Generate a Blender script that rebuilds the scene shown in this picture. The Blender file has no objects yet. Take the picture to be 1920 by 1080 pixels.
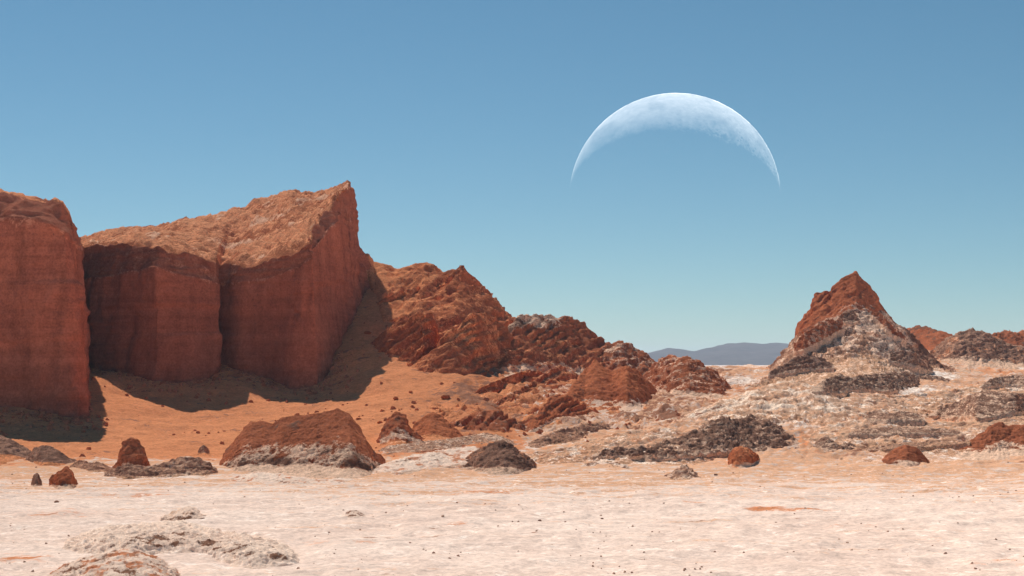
import bpy, math, time
import numpy as np
T0 = time.time()
sc = bpy.context.scene
col = sc.collection

# ------------------------------------------------------------------ camera
F, H = 2955.0, 15.0            # focal length in photo pixels, eye height in metres
HZ = 680.0                     # photo row of the horizon
cam_d = bpy.data.cameras.new('camera')
cam_d.sensor_width = 36.0
cam_d.lens = F / 1920 * 36.0
cam_d.shift_y = (HZ - 540) / 1920
cam_d.clip_start = 0.5
cam_d.clip_end = 200000
cam = bpy.data.objects.new('camera', cam_d)
cam.location = (0, 0, H)
cam.rotation_euler = (math.radians(90), 0, 0)
col.objects.link(cam)
sc.camera = cam

# ------------------------------------------------------------------ sky, sun, exposure
SUN_EL, SUN_AZ = 45.5, -23.0   # azimuth from +Y, positive towards +X
world = bpy.data.worlds.new('World')
sc.world = world
world.use_nodes = True
wn = world.node_tree
wn.nodes.clear()
sky = wn.nodes.new('ShaderNodeTexSky')
sky.sky_type = 'NISHITA'
sky.sun_disc = False
sky.sun_elevation = math.radians(SUN_EL)
sky.sun_rotation = math.radians(SUN_AZ)
sky.altitude = 2500
sky.air_density = 1.0
sky.dust_density = 0.0
sky.ozone_density = 3.0
bg = wn.nodes.new('ShaderNodeBackground')
bg.inputs['Strength'].default_value = 0.05
wo = wn.nodes.new('ShaderNodeOutputWorld')
# colour response of the picture's sky: each channel of the sky colour through its own power curve
sepc = wn.nodes.new('ShaderNodeSeparateColor')
comb = wn.nodes.new('ShaderNodeCombineColor')
wn.links.new(sky.outputs[0], sepc.inputs[0])
for ch, (gain_, pow_) in enumerate(((.505, 1.06), (.825, .90), (.805, .90))):
    pw = wn.nodes.new('ShaderNodeMath')
    pw.operation = 'POWER'
    pw.inputs[1].default_value = pow_
    ml = wn.nodes.new('ShaderNodeMath')
    ml.operation = 'MULTIPLY'
    ml.inputs[1].default_value = gain_
    wn.links.new(sepc.outputs[ch], pw.inputs[0])
    wn.links.new(pw.outputs[0], ml.inputs[0])
    wn.links.new(ml.outputs[0], comb.inputs[ch])
wn.links.new(comb.outputs[0], bg.inputs[0])
wn.links.new(bg.outputs[0], wo.inputs[0])

sun_d = bpy.data.lights.new('sun', 'SUN')
sun_d.energy = 5.0
sun_d.angle = math.radians(0.5)
sun_d.color = (1.0, 0.90, 0.78)
sun = bpy.data.objects.new('sun', sun_d)
el, az = math.radians(SUN_EL), math.radians(SUN_AZ)
SUNV = np.array([math.sin(az) * math.cos(el), math.cos(az) * math.cos(el), math.sin(el)])
from mathutils import Vector
sun.rotation_euler = Vector(SUNV).to_track_quat('Z', 'Y').to_euler()
sun.location = (-100, 300, 300)
col.objects.link(sun)

vs = sc.view_settings
vs.view_transform = 'Standard'
vs.look = 'None'
vs.exposure = 1.05
sc.cycles.diffuse_bounces = 2
sc.cycles.max_bounces = 4
vs.gamma = 1.0

# ------------------------------------------------------------------ helpers: noise
rng0 = np.random.RandomState(7)
PERM = rng0.permutation(256).astype(np.int32)
PERM = np.concatenate([PERM, PERM, PERM])
G3 = rng0.normal(size=(256, 3)).astype(np.float32)
G3 /= np.linalg.norm(G3, axis=1)[:, None]
G3 = np.concatenate([G3, G3])

GX, GY, GZ = [np.ascontiguousarray(G3[:, i]) for i in range(3)]
from concurrent.futures import ThreadPoolExecutor
POOL = ThreadPoolExecutor(4)

def _perlin(P):
    I = np.floor(P)
    Fr = P - I
    I = I.astype(np.int32) & 255
    x, y, z = [np.ascontiguousarray(Fr[:, k]) for k in range(3)]
    u, v, w = [t * t * t * (t * (t * 6 - 15) + 10) for t in (x, y, z)]
    xs, ys, zs = (x, x - 1), (y, y - 1), (z, z - 1)
    us, vs_, ws = (1 - u, u), (1 - v, v), (1 - w, w)
    i0, i1, i2 = [np.ascontiguousarray(I[:, k]) for k in range(3)]
    out = 0
    for dx in (0, 1):
        a = PERM.take(i0 + dx) + i1
        for dy in (0, 1):
            b = PERM.take(a + dy) + i2
            wxy = us[dx] * vs_[dy]
            for dz in (0, 1):
                h = PERM.take(b + dz)
                out = out + wxy * ws[dz] * (GX.take(h) * xs[dx] + GY.take(h) * ys[dy] + GZ.take(h) * zs[dz])
    return out * np.float32(1.5)

def perlin(P):
    P = np.ascontiguousarray(P, np.float32)
    sh = P.shape[:-1]
    P = P.reshape(-1, 3)
    n = len(P)
    if n < 40000:
        return _perlin(P).reshape(sh)
    return np.concatenate(list(POOL.map(_perlin, [P[i:i + 16384] for i in range(0, n, 16384)]))).reshape(sh)

def fbm(P, octv=4, gain=.5, lac=2.03, seed=0):
    P = np.asarray(P, np.float32) + seed * 17.31
    a, s, o = 1.0, 0.0, 0.0
    for i in range(octv):
        o = o + a * perlin(P)
        s += a
        a *= gain
        P = P * lac + 11.7
    return o / s

def ridged(P, octv=4, gain=.5, lac=2.07, seed=0):
    P = np.asarray(P, np.float32) + seed * 13.17
    a, s, o = 1.0, 0.0, 0.0
    for i in range(octv):
        o = o + a * (1 - 2 * np.abs(perlin(P)))
        s += a
        a *= gain
        P = P * lac + 5.3
    return o / s

def facets(P2, seed=0, tilt=1.0):
    """2-D Voronoi cells, each a randomly tilted plane: blocky broken rock. Returns about -1..1"""
    P2 = np.asarray(P2, np.float32)
    sh = P2.shape[:-1]
    P2 = P2.reshape(-1, 2) + seed * 9.77
    I = np.floor(P2).astype(np.int32)
    best = np.full(len(P2), 1e9, np.float32)
    val = np.zeros(len(P2), np.float32)
    for i in (-1, 0, 1):
        for j in (-1, 0, 1):
            cx, cy = I[:, 0] + i, I[:, 1] + j
            h = PERM[PERM[(cx & 255)] + (cy & 255)]
            h2 = PERM[h + 57]
            jx = cx + .5 + (h / 255. - .5) * .9
            jy = cy + .5 + (h2 / 255. - .5) * .9
            ddx, ddy = P2[:, 0] - jx, P2[:, 1] - jy
            d2 = ddx * ddx + ddy * ddy
            m = d2 < best
            g = G3[PERM[h2 + 101]]
            v = g[:, 2] * .6 + tilt * (g[:, 0] * ddx + g[:, 1] * ddy)
            best = np.where(m, d2, best)
            val = np.where(m, v, val)
    return val.reshape(sh)

def worley(P2, seed=0):
    P2 = np.ascontiguousarray(P2, np.float32)
    sh = P2.shape[:-1]
    P2 = P2.reshape(-1, 2)
    return np.concatenate(list(POOL.map(lambda q: _worley(q, seed), [P2[i:i + 16384] for i in range(0, len(P2), 16384)]))).reshape(sh)

def _worley(P2, seed=0):
    """distance to the nearest scattered point, 0..about 1 (rubble, cauliflower crust)"""
    P2 = np.asarray(P2, np.float32)
    sh = P2.shape[:-1]
    P2 = P2.reshape(-1, 2) + seed * 7.31
    I = np.floor(P2).astype(np.int32)
    best = np.full(len(P2), 1e9, np.float32)
    for i in (-1, 0, 1):
        for j in (-1, 0, 1):
            cx, cy = I[:, 0] + i, I[:, 1] + j
            h = PERM[PERM[(cx & 255)] + (cy & 255)]
            h2 = PERM[h + 57]
            ddx = P2[:, 0] - (cx + .5 + (h / 255. - .5) * .95)
            ddy = P2[:, 1] - (cy + .5 + (h2 / 255. - .5) * .95)
            best = np.minimum(best, ddx * ddx + ddy * ddy)
    return np.sqrt(best).reshape(sh)

def rubble(P, size, seed=0):
    q = np.stack([P[..., 0], P[..., 1] + P[..., 2] * 1.1], -1) / size
    q = q + .35 * np.stack([perlin(P / size * 1.3), perlin(P / size * 1.3 + 31.)], -1)
    return (.55 - worley(q, seed)) + .5 * (.55 - worley(q * 2.3, seed + 1))

def terrace(s, tread=.55, rise=.06):
    f = s - np.floor(s)
    return np.where(f < tread, f / tread * rise, rise + (f - tread) / (1 - tread) * (1 - rise)) - f

def smooth1(A, n, axis):
    if n < 1:
        return A
    k = np.hanning(2 * n + 3)[1:-1]
    k /= k.sum()
    pad = [(0, 0)] * A.ndim
    pad[axis] = (n, n)
    B = np.pad(A, pad, mode='edge')
    out = 0
    L = A.shape[axis]
    for i, kk in enumerate(k):
        sl = [slice(None)] * A.ndim
        sl[axis] = slice(i, i + L)
        out = out + kk * B[tuple(sl)]
    return out

def sstep(a, b, x):
    t = np.clip((x - a) / (b - a), 0, 1)
    return t * t * (3 - 2 * t)

def W(px, py, d):
    px, py, d = np.broadcast_arrays(np.asarray(px, float), py, d)
    return np.stack([(px - 960) * d / F, d, H - (py - HZ) * d / F], -1)

# ------------------------------------------------------------------ the lie of the land (large scale)
GP = [  # photo column : (distance, photo row) pairs of the ground's long profile
    (-600, [(205, 896), (240, 850), (270, 815), (300, 765), (340, 730), (420, 700)]),
    (0,   [(205, 896), (235, 860), (262, 828), (280, 800), (298, 756), (340, 720), (420, 690)]),
    (150, [(205, 896), (235, 860), (264, 832), (282, 800), (298, 758), (320, 722), (345, 685), (420, 640)]),
    (300, [(205, 896), (230, 864), (250, 844), (280, 815), (306, 782), (320, 750), (336, 712), (420, 640)]),
    (420, [(205, 896), (230, 864), (250, 844), (280, 815), (310, 780), (326, 745), (350, 684), (420, 640)]),
    (560, [(205, 896), (230, 864), (250, 842), (280, 810), (310, 778), (330, 745), (345, 722), (420, 600)]),
    (640, [(205, 896), (230, 860), (250, 836), (280, 800), (310, 765), (335, 722), (350, 672), (370, 622), (400, 570), (450, 535)]),
    (690, [(205, 896), (230, 858), (250, 832), (280, 795), (310, 755), (335, 705), (355, 650), (375, 605), (400, 552), (425, 512), (450, 500), (520, 520)]),
    (780, [(205, 896), (230, 855), (250, 830), (280, 790), (310, 745), (340, 690), (370, 630), (400, 565), (425, 525), (450, 530), (520, 560)]),
    (900, [(205, 896), (230, 858), (260, 820), (300, 765), (330, 725), (360, 690), (400, 640), (450, 620), (520, 640)]),
    (1000, [(205, 896), (230, 858), (260, 820), (300, 775), (340, 735), (380, 700), (420, 660), (460, 640), (520, 660)]),
    (1120, [(205, 896), (230, 856), (260, 820), (300, 785), (350, 745), (400, 712), (450, 690), (520, 690)]),
    (1250, [(205, 896), (230, 854), (260, 818), (300, 778), (350, 742), (400, 716), (450, 702), (520, 700)]),
    (1360, [(205, 896), (230, 854), (260, 815), (300, 772), (350, 735), (400, 708), (440, 697), (480, 694), (560, 697)]),
    (1450, [(205, 896), (230, 854), (260, 815), (300, 768), (350, 728), (400, 704), (440, 694), (480, 690), (560, 690)]),
    (1600, [(205, 896), (230, 856), (260, 815), (300, 767), (350, 727), (400, 700), (450, 686), (520, 680)]),
    (1760, [(205, 896), (230, 860), (260, 822), (300, 782), (350, 738), (400, 704), (450, 682), (500, 670), (560, 668)]),
    (1920, [(205, 896), (230, 858), (260, 825), (300, 790), (350, 745), (400, 712), (450, 690), (500, 677), (560, 672)]),
    (2500, [(205, 896), (230, 858), (260, 825), (300, 790), (350, 745), (400, 712), (450, 690), (500, 677), (560, 672)]),
]
TPX = np.arange(-600, 2501, 20.0)
TD = np.arange(200, 1001, 4.0)
tab = []
for c, prof in GP:
    d = np.array([200.] + [p[0] for p in prof] + [700, 1000])
    z = np.array([0.] + [H - (p[1] - HZ) * p[0] / F for p in prof])
    z = np.append(z, [max(z[-1] * .3, 4.0), 3.0])
    tab.append(np.interp(TD, d, z))
tab = np.array(tab)
ZT = np.stack([np.interp(TPX, [g[0] for g in GP], tab[:, j]) for j in range(len(TD))], 1)
ZT = smooth1(smooth1(ZT, 3, 0), 3, 1)

def ground0(px, d):
    u = np.clip((px - TPX[0]) / 20.0, 0, len(TPX) - 1.001)
    v = np.clip((d - TD[0]) / 4.0, 0, len(TD) - 1.001)
    i, j = u.astype(int), v.astype(int)
    a, b = u - i, v - j
    z = (ZT[i, j] * (1 - a) * (1 - b) + ZT[i + 1, j] * a * (1 - b) + ZT[i, j + 1] * (1 - a) * b + ZT[i + 1, j + 1] * a * b)
    return z * sstep(190, 212, d)

def ground_xy(x, y):
    y_ = np.maximum(y, 1e-3)
    return ground0(960 + F * x / y_, y_)

_ds = np.arange(100, 620, 1.0)
def ground_d(px, py):
    """distance at which the ground is seen at photo point (px, py)"""
    z = ground0(np.full(len(_ds), float(px)), _ds)
    rows = HZ + F * (H - z) / _ds
    k = np.argmax(rows <= py)
    return float(_ds[k]) if rows[k] <= py else 600.

# ------------------------------------------------------------------ helpers: materials
def nn(t, typ, **kw):
    n = t.nodes.new(typ)
    for k, v in kw.items():
        setattr(n, k, v)
    return n

def rock_mat(name, a, b, pale=(.62, .50, .43), dark=(.085, .055, .05), sand=(.50, .21, .105), tan=(.60, .39, .28), scale=1.0, bump=.5, strata=0.0, fine=1.0):
    m = bpy.data.materials.new(name)
    m.use_nodes = True
    t = m.node_tree
    t.nodes.clear()
    L = t.links.new
    out = nn(t, 'ShaderNodeOutputMaterial')
    bs = nn(t, 'ShaderNodeBsdfDiffuse')
    bs.inputs['Roughness'].default_value = .6
    L(bs.outputs[0], out.inputs[0])
    geo = nn(t, 'ShaderNodeNewGeometry')
    att = nn(t, 'ShaderNodeAttribute', attribute_name='mask')
    sep = nn(t, 'ShaderNodeSeparateColor')
    L(att.outputs['Color'], sep.inputs[0])
    def noise(s, det, rough=.6, vec=None):
        n = nn(t, 'ShaderNodeTexNoise')
        n.inputs['Scale'].default_value = s
        n.inputs['Detail'].default_value = det
        n.inputs['Roughness'].default_value = rough
        L(vec if vec else geo.outputs['Position'], n.inputs['Vector'])
        return n.outputs['Fac']
    def math_(op, x, y=None, clamp=False):
        n = nn(t, 'ShaderNodeMath', operation=op, use_clamp=clamp)
        for i, q in enumerate((x, y)):
            if q is None: continue
            if isinstance(q, (int, float)): n.inputs[i].default_value = q
            else: L(q, n.inputs[i])
        return n.outputs[0]
    def mix(fac, c1, c2, bt='MIX'):
        n = nn(t, 'ShaderNodeMix', data_type='RGBA', blend_type=bt)
        if isinstance(fac, (int, float)): n.inputs[0].default_value = fac
        else: L(fac, n.inputs[0])
        for i, c in ((6, c1), (7, c2)):
            if isinstance(c, tuple): n.inputs[i].default_value = (*c, 1)
            else: L(c, n.inputs[i])
        return n.outputs[2]
    def remap(x, lo, hi, a0=0., a1=1.):
        n = nn(t, 'ShaderNodeMapRange', interpolation_type='SMOOTHSTEP')
        L(x, n.inputs[0])
        for i, q in enumerate((lo, hi, a0, a1)): n.inputs[i + 1].default_value = q
        return n.outputs[0]
    n1 = noise(.06 * scale, 8)
    n2 = noise(.55 * scale, 8, .65)
    n3 = noise(2.4 * scale, 6, .7)
    base = mix(remap(n1, .35, .65), a, b)
    if strata:
        mp = nn(t, 'ShaderNodeMapping')
        mp.inputs['Scale'].default_value = (.02, .02, 1.0)
        L(geo.outputs['Position'], mp.inputs[0])
        st = noise(.55, 6, .7, mp.outputs[0])
        base = mix(remap(st, .3, .7, 0, strata), base, tuple(min(1, c * 1.55) for c in a))
        mp2 = nn(t, 'ShaderNodeMapping')
        mp2.inputs['Scale'].default_value = (.28, .28, .035)
        L(geo.outputs['Position'], mp2.inputs[0])
        vt = noise(1., 5, .6, mp2.outputs[0])
        base = mix(remap(vt, .48, .72, 0, .42), base, tuple(c * .5 for c in b))
        base = mix(remap(vt, .47, .3, 0, .22), base, tuple(min(1, c * 1.45) for c in a))
    jit = math_('MULTIPLY', math_('SUBTRACT', math_('ADD', math_('MULTIPLY', n2, .65), math_('MULTIPLY', n3, .35)), .5), 2.6)
    def zone(ch, w=1.0):
        src = att.outputs['Alpha'] if ch == 3 else sep.outputs[ch]
        s = math_('ADD', src, math_('MULTIPLY', jit, w))
        lim = math_('MULTIPLY', remap(s, .38, .62), remap(src, .0, .12))
        return lim
    base = mix(zone(3, 1.1), base, tan)
    base = mix(zone(2, .8), base, sand)
    base = mix(zone(0), base, pale)
    base = mix(zone(1), base, dark)
    # fine tone variation of the grains and crust
    v = remap(n3, .25, .75, 1 - .42 * fine, 1 + .28 * fine)
    base = mix(1.0, base, v, 'MULTIPLY')
    v2 = remap(n2, .25, .75, 1 - .25 * fine, 1 + .2 * fine)
    base = mix(1.0, base, v2, 'MULTIPLY')
    L(base, bs.inputs['Color'])
    bp = nn(t, 'ShaderNodeBump')
    bp.inputs['Strength'].default_value = bump
    bp.inputs['Distance'].default_value = .5 / scale
    hb = noise(1.4 * scale, 8, .72)
    L(hb, bp.inputs['Height'])
    L(bp.outputs[0], bs.inputs['Normal'])
    return m

# ------------------------------------------------------------------ helpers: meshes and objects
def grid_mesh(name, P, mask=None, wrap=False, keep=None, smooth=True):
    nu, nv = P.shape[:2]
    V = P.reshape(-1, 3)
    idx = np.arange(nu * nv).reshape(nu, nv)
    if wrap:
        idx = np.concatenate([idx, idx[:1]], 0)
    q = np.stack([idx[:-1, :-1], idx[1:, :-1], idx[1:, 1:], idx[:-1, 1:]], -1).reshape(-1, 4)
    if keep is not None:
        k = keep.reshape(-1)
        q = q[k[q].any(1)]
        used = np.zeros(len(V), bool)
        used[q] = True
        re = np.cumsum(used) - 1
        V = V[used]
        q = re[q]
    else:
        used = slice(None)
    me = bpy.data.meshes.new(name)
    me.vertices.add(len(V))
    me.vertices.foreach_set('co', np.ascontiguousarray(V, np.float32).ravel())
    me.loops.add(q.size)
    me.loops.foreach_set('vertex_index', q.astype(np.int32).ravel())
    me.polygons.add(len(q))
    me.polygons.foreach_set('loop_start', np.arange(0, q.size, 4, dtype=np.int32))
    me.update(calc_edges=True)
    me.polygons.foreach_set('use_smooth', np.full(len(q), smooth))
    if mask is None:
        mask = np.zeros((nu, nv, 3))
    mk = mask.reshape(nu * nv, -1)
    mk = np.concatenate([mk, np.zeros((nu * nv, 4 - mk.shape[1]))], 1)[used]
    at = me.attributes.new('mask', 'FLOAT_COLOR', 'POINT')
    at.data.foreach_set('color', np.ascontiguousarray(mk, np.float32).ravel())
    return me

def link(name, me, mat, parent=None, label=None, cat=None, group=None, kind=None, origin=None):
    o = bpy.data.objects.new(name, me)
    col.objects.link(o)
    if me is not None:
        if origin is not None:
            n = len(me.vertices)
            co = np.empty(n * 3, np.float32)
            me.vertices.foreach_get('co', co)
            co = co.reshape(-1, 3) - np.asarray(origin, np.float32)
            me.vertices.foreach_set('co', co.ravel())
            me.update()
        me.materials.append(mat)
    if origin is not None:
        o.location = origin if parent is None else np.asarray(origin) - np.asarray(parent.location)
    if parent is not None:
        o.parent = parent
    if label: o['label'] = label
    if cat:
        o['category'] = cat
        kind = kind or 'thing'
    if group: o['group'] = group
    if kind: o['kind'] = kind
    return o

def normals(P, wrap=False):
    du = np.gradient(P, axis=0)
    dv = np.gradient(P, axis=1)
    n = np.cross(du, dv)
    n /= np.linalg.norm(n, axis=-1)[..., None] + 1e-9
    return n

def loft(cols, segs, nu, su=3, sv=3):
    """cols: for each control column the K photo points (px, py, d) from foot to back; segs: rows between them"""
    C = np.array(cols, float)
    C3 = W(C[..., 0], C[..., 1], C[..., 2])
    m = C3[:, :, :2].mean(1)
    m = C3[:, 1, :2]
    t = np.concatenate([[0], np.cumsum(np.linalg.norm(np.diff(m, axis=0), axis=1) + .3)])
    tu = np.linspace(0, t[-1], nu)
    A = np.empty((nu, C.shape[1], 3))
    for k in range(C.shape[1]):
        for c in range(3):
            A[:, k, c] = np.interp(tu, t, C3[:, k, c])
    A = smooth1(A, su, 0)
    rows = [np.arange(s) / s + i for i, s in enumerate(segs)]
    tv = np.concatenate(rows + [[len(segs)]])
    k = np.minimum(tv.astype(int), len(segs) - 1)
    fr = (tv - k)[None, :, None]
    P = A[:, k] * (1 - fr) + A[:, k + 1] * fr
    P = smooth1(P, sv, 1)
    return P, tv, tu / t[-1]

def foot(P):
    i = np.argmin(P[..., 2])
    c = P.reshape(-1, 3)
    return np.array([c[:, 0].mean(), c[:, 1].mean(), max(0., np.percentile(c[:, 2], 3))])

DBUF = np.full((600, 200), 1e9)
def surf_d(px, py):
    """distance of the nearest hill or ground surface seen at photo point (px, py)"""
    i, j = int((px + 200) / 4), int((py - 400) / 4)
    b = DBUF[max(i - 1, 0):i + 2, max(j - 1, 0):j + 2]
    return min(ground_d(px, py), float(np.median(b)) if np.isfinite(b).all() and np.median(b) < 1e8 else 1e9)

def hill(name, crest, base, mat, dep, label=None, cat='mound', group=None, nu=260, nv=120, rough=1.0, rs=1.0, seed=1, g=1.0,
         flute=0.0, facet=0.0, su=3, sv=5, salt=None, dark=None, sand=None, tan=None, strata=None, parent=None, dback=None, sink=.5,
         crest_d=None, base_d=None, split=None, skirt=.25, rmask=None, apron=None, knee=.12, skch=None, on_top=False):
    """a hill from its crest line and its foot line (photo points): a spreading apron, a front, a crest and a back"""
    crest, base = list(crest), list(base)
    nu, nv, su, sv = int(nu * .58), int(nv * .65), max(1, round(su * .6)), max(1, round(sv * .65))
    for k_, sg in ((0, -1), (-1, 1)):                 # let both ends run out to the ground
        hgt = base[k_][1] - crest[k_][1]
        if hgt > 7 and base_d is None and parent is None and name != 'rock_ridge':
            ex = crest[k_][0] + sg * hgt * (1.1 if parent is None else .5)
            c_, b_ = (ex, base[k_][1] - 1.5), (ex, base[k_][1])
            if k_ == 0:
                crest.insert(0, c_)
                base.insert(0, b_)
            else:
                crest.append(c_)
                base.append(b_)
    hs, dbs = [], []
    for i, ((cx, cy), (bx, by)) in enumerate(zip(crest, base)):
        db = base_d if base_d is not None else (surf_d(bx, by) - .4 if on_top else ground_d(bx, by))
        dbs.append(db)
        hs.append(max(by - cy, 1) * db / F)
    if on_top:
        q_ = np.array([dbs[0]] + dbs + [dbs[-1]])
        dbs = list(np.minimum(np.convolve(q_, [.3, .4, .3], 'valid'), np.array(dbs)) - .6)
    hm = max(hs)
    pxm = .5 * (base[0][0] + base[-1][0])
    half = .5 * abs(base[-1][0] - base[0][0])
    cols = []
    for i, ((cx, cy), (bx, by)) in enumerate(zip(crest, base)):
        w = .25 + .75 * hs[i] / hm
        dc = dbs[i] + dep * w if crest_d is None else crest_d
        if on_top:
            dc = max(min(dc, surf_d(cx, cy + 2) - .2), dbs[i] + .45 * dep * w)
        dk = dc + (dback or dep) * w
        zb = float(ground0(np.array([cx * 1.0]), np.array([dk]))[0]) - sink
        pyb = HZ + F * (H - zb) / dk
        ap = (max(5., .5 * (by - cy)) if by < 868 else max(3., .12 * (by - cy))) if apron is None else apron * (.35 + .65 * hs[i] / hm)
        if on_top:
            zk = H - (by - HZ) * dbs[i] / F
            ax_, da = bx, dbs[i] - 1.6
            pya = HZ + F * (H - (zk - 2.6)) / da
            pyb = cy + 3 * F / dk
        elif base_d is None:
            ax_ = bx + (bx - pxm) / half * ap * 1.3
            da = ground_d(ax_, min(by + ap, 1150))
            za = float(ground0(np.array([ax_ * 1.0]), np.array([da]))[0]) - sink
            pya = HZ + F * (H - za) / da
        else:
            ax_, da, pya = bx, dbs[i] - 1., by + 8
        cols.append([(ax_, pya, da), (bx, by - knee * (by - cy), dbs[i]), (cx, cy, dc), (cx, max(pyb, cy + 2), dk)])
    na, nf, nb = max(4, int(nv * .22)), int(nv * .56), int(nv * .22)
    P, tv, tu = loft(cols, [na, nf, nb], nu, su, 0)
    tv = tv - 1
    fr = np.clip(tv, 0, 1)[None, :]
    z0, z1 = P[:, na:na + 1, 2].copy(), P[:, na + nf:na + nf + 1, 2].copy()
    P[..., 2] += (z1 - z0) * ((fr ** g) - fr) * (tv <= 1)[None, :]
    P = smooth1(P, sv, 1)
    sink = 0.0
    N = normals(P)
    if N[nu // 2, int(nv * .3), 1] > 0 and N[nu // 2, int(nv * .3), 2] < 0:
        N = -N
    hloc = max(hm, .5)
    fade = sstep(-1, .15, tv)[None, :] * .85 + .15
    edge = (sstep(0, .05, tu) * sstep(0, .05, 1 - tu))[:, None]
    S = 1.0 / (hloc * .30) * rs
    tvp = np.clip((tv + 1) / 2, 0, 1)
    D = hloc * rough * (fbm(P * S, 4, .5, seed=seed) * .15 + ridged(P * S * 2.3, 4, .55, seed=seed + 3) * .035 + fbm(P * S * 9, 2, seed=seed + 5) * .012)
    if flute:
        wv = fbm(P * S * 1.2, 3, seed=seed + 8)
        al = tu[:, None] * (np.abs(np.diff(P[:, 0, 0])).sum()) + wv * hloc * .35
        gl = ridged(np.stack([al * S * 1.5, tv[None, :] * .8 + 0 * al, 0 * al + seed], -1), 3, .55, seed=seed + 9)
        prof = np.sin(np.pi * tvp ** .8)[None, :] * .8 + .2
        D = D + flute * hloc * .07 * gl * prof
    if strata is not None:
        ax, per, amt = strata
        nz = np.maximum(np.abs(N[..., 2]), .5)
        wp = fbm(P / (per * 5.5), 3, .4, seed=seed + 21)
        smk = .25 + .75 * sstep(-.22, .18, fbm(P / (per * 3.2), 2, seed=seed + 23))
        for per_, am in ((per, amt), (per * .31, amt * .75)):
            s_ = (P[..., 2] - ax * P[..., 0] + .22 * P[..., 1]) / per_ + wp * 1.6 * per / per_
            s_ = s_ + .9 * perlin(np.stack([s_ * .45, P[..., 0] / 60, P[..., 1] / 60 + seed], -1))
            hard = .55 + 1.6 * np.abs(perlin(np.stack([np.floor(s_) * 3.7, P[..., 0] / per_ * .25, P[..., 1] / per_ * .25], -1)))
            D = D + am * per_ * terrace(s_) * nz * np.clip(hard, 0, 1.15) * smk
    if facet:
        for sz in (hloc * .22 / rs, 1.1):
            sz = max(sz, .5)
            sz = min(sz, 3.5)
            D = D + facet * .20 * sz * rubble(P, sz, seed)
    if rmask is not None:
        D = D * rmask(0, tu[:, None] + 0 * D, tv[None, :] + 0 * D)
    P = P + N * (D * fade * edge)[..., None]
    mask = np.zeros(P.shape[:2] + (4,))
    hh = (P[..., 2] - z0 - sink) / np.maximum(z1 - z0 - sink, .3)
    for c, fn in enumerate((salt, dark, sand, tan)):
        if fn is not None:
            mask[..., c] = fn(hh, tu[:, None] + 0 * hh, tv[None, :] + 0 * hh) if callable(fn) else fn
    pn1, pn2 = fbm(P * S * .45, 3, seed=seed + 71), fbm(P * S * .45, 3, seed=seed + 73)
    mask[..., 0] += np.where(mask[..., 0] > .05, .55 * pn1, 0)
    mask[..., 1] += np.where(mask[..., 1] > .05, .55 * pn2, 0)
    mask[..., 2] += np.where(mask[..., 2] > .05, .40 * (pn1 - pn2), 0)
    mask = np.clip(mask, 0, 1)
    if skirt:
        nz_ = .5 * fbm(P / 3.0, 3, seed=seed + 61)
        ends = np.minimum(tu, 1 - tu)[:, None]
        e = np.maximum(sstep(skirt, 0, hh + nz_ * .25), sstep(.07, .0, ends + nz_ * .06)) * (tv <= 1)[None, :]
        mpx = np.mean([c_[0] for c_ in base])
        mask[..., 1] *= 1 - .8 * e
        ch = skch if skch is not None else (2 if (mpx < 1020 and max(q_[1] for q_ in base) < 880) else 3)
        mask[..., ch] = np.maximum(mask[..., ch], e * .95)
        mask[..., 0] = mask[..., 0] * (1 - .6 * e) + .25 * e * (ch == 3)
    if parent is None:
        pp = P.reshape(-1, 3)
        bi = ((960 + F * pp[:, 0] / pp[:, 1] + 200) / 4).astype(int)
        bj = ((HZ + F * (H - pp[:, 2]) / pp[:, 1] - 400) / 4).astype(int)
        okk = (bi >= 0) & (bi < 600) & (bj >= 0) & (bj < 200)
        np.minimum.at(DBUF, (bi[okk], bj[okk]), pp[okk, 1])
    org = foot(P)
    if split is None:
        return link(name, grid_mesh(name, P, mask), mat, parent, label, cat if parent is None else None, group, origin=org)
    root = link(name, None, None, parent, label, cat, group, origin=org)
    k0, parts = 0, split
    for pn, frac, pm, pl in parts:
        k1 = int(frac * (P.shape[1] - 1))
        o = link(pn, grid_mesh(pn, P[:, k0:k1 + 1], mask[:, k0:k1 + 1]), pm, root, pl, origin=org)
        k0 = k1
    return root

# ------------------------------------------------------------------ materials
SAND, TAN, TAN2 = (.62, .255, .125), (.67, .39, .25), (.73, .50, .37)
M_ground = rock_mat('pale_ground', (.79, .615, .53), (.85, .69, .605), sand=SAND, dark=(.30, .145, .095), pale=(.85, .75, .68), tan=TAN, scale=.9, bump=.5, fine=.65)
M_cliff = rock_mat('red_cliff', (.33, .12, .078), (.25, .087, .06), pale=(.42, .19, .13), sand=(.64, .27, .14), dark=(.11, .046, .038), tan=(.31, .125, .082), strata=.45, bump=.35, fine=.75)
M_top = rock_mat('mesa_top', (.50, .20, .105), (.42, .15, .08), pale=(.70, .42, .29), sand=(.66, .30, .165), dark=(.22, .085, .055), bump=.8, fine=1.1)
M_red = rock_mat('red_rock', (.48, .165, .08), (.36, .115, .058), sand=SAND, dark=(.15, .06, .044), pale=(.62, .44, .35), tan=TAN2, bump=.6, fine=1.0)
M_redpale = rock_mat('red_and_pale_rock', (.43, .15, .078), (.33, .112, .06), pale=(.72, .50, .375), dark=(.16, .085, .062), sand=SAND, tan=TAN2, bump=.6, fine=1.0)
M_crust = rock_mat('grey_crust', (.62, .36, .25), (.50, .275, .185), pale=(.80, .58, .45), dark=(.22, .11, .08), sand=(.42, .155, .085), tan=TAN, bump=.9, fine=1.4)
M_dark = rock_mat('dark_crust', (.40, .23, .165), (.30, .165, .12), pale=(.66, .46, .35), dark=(.165, .09, .068), sand=SAND, tan=TAN2, bump=.9, fine=1.4)
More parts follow.
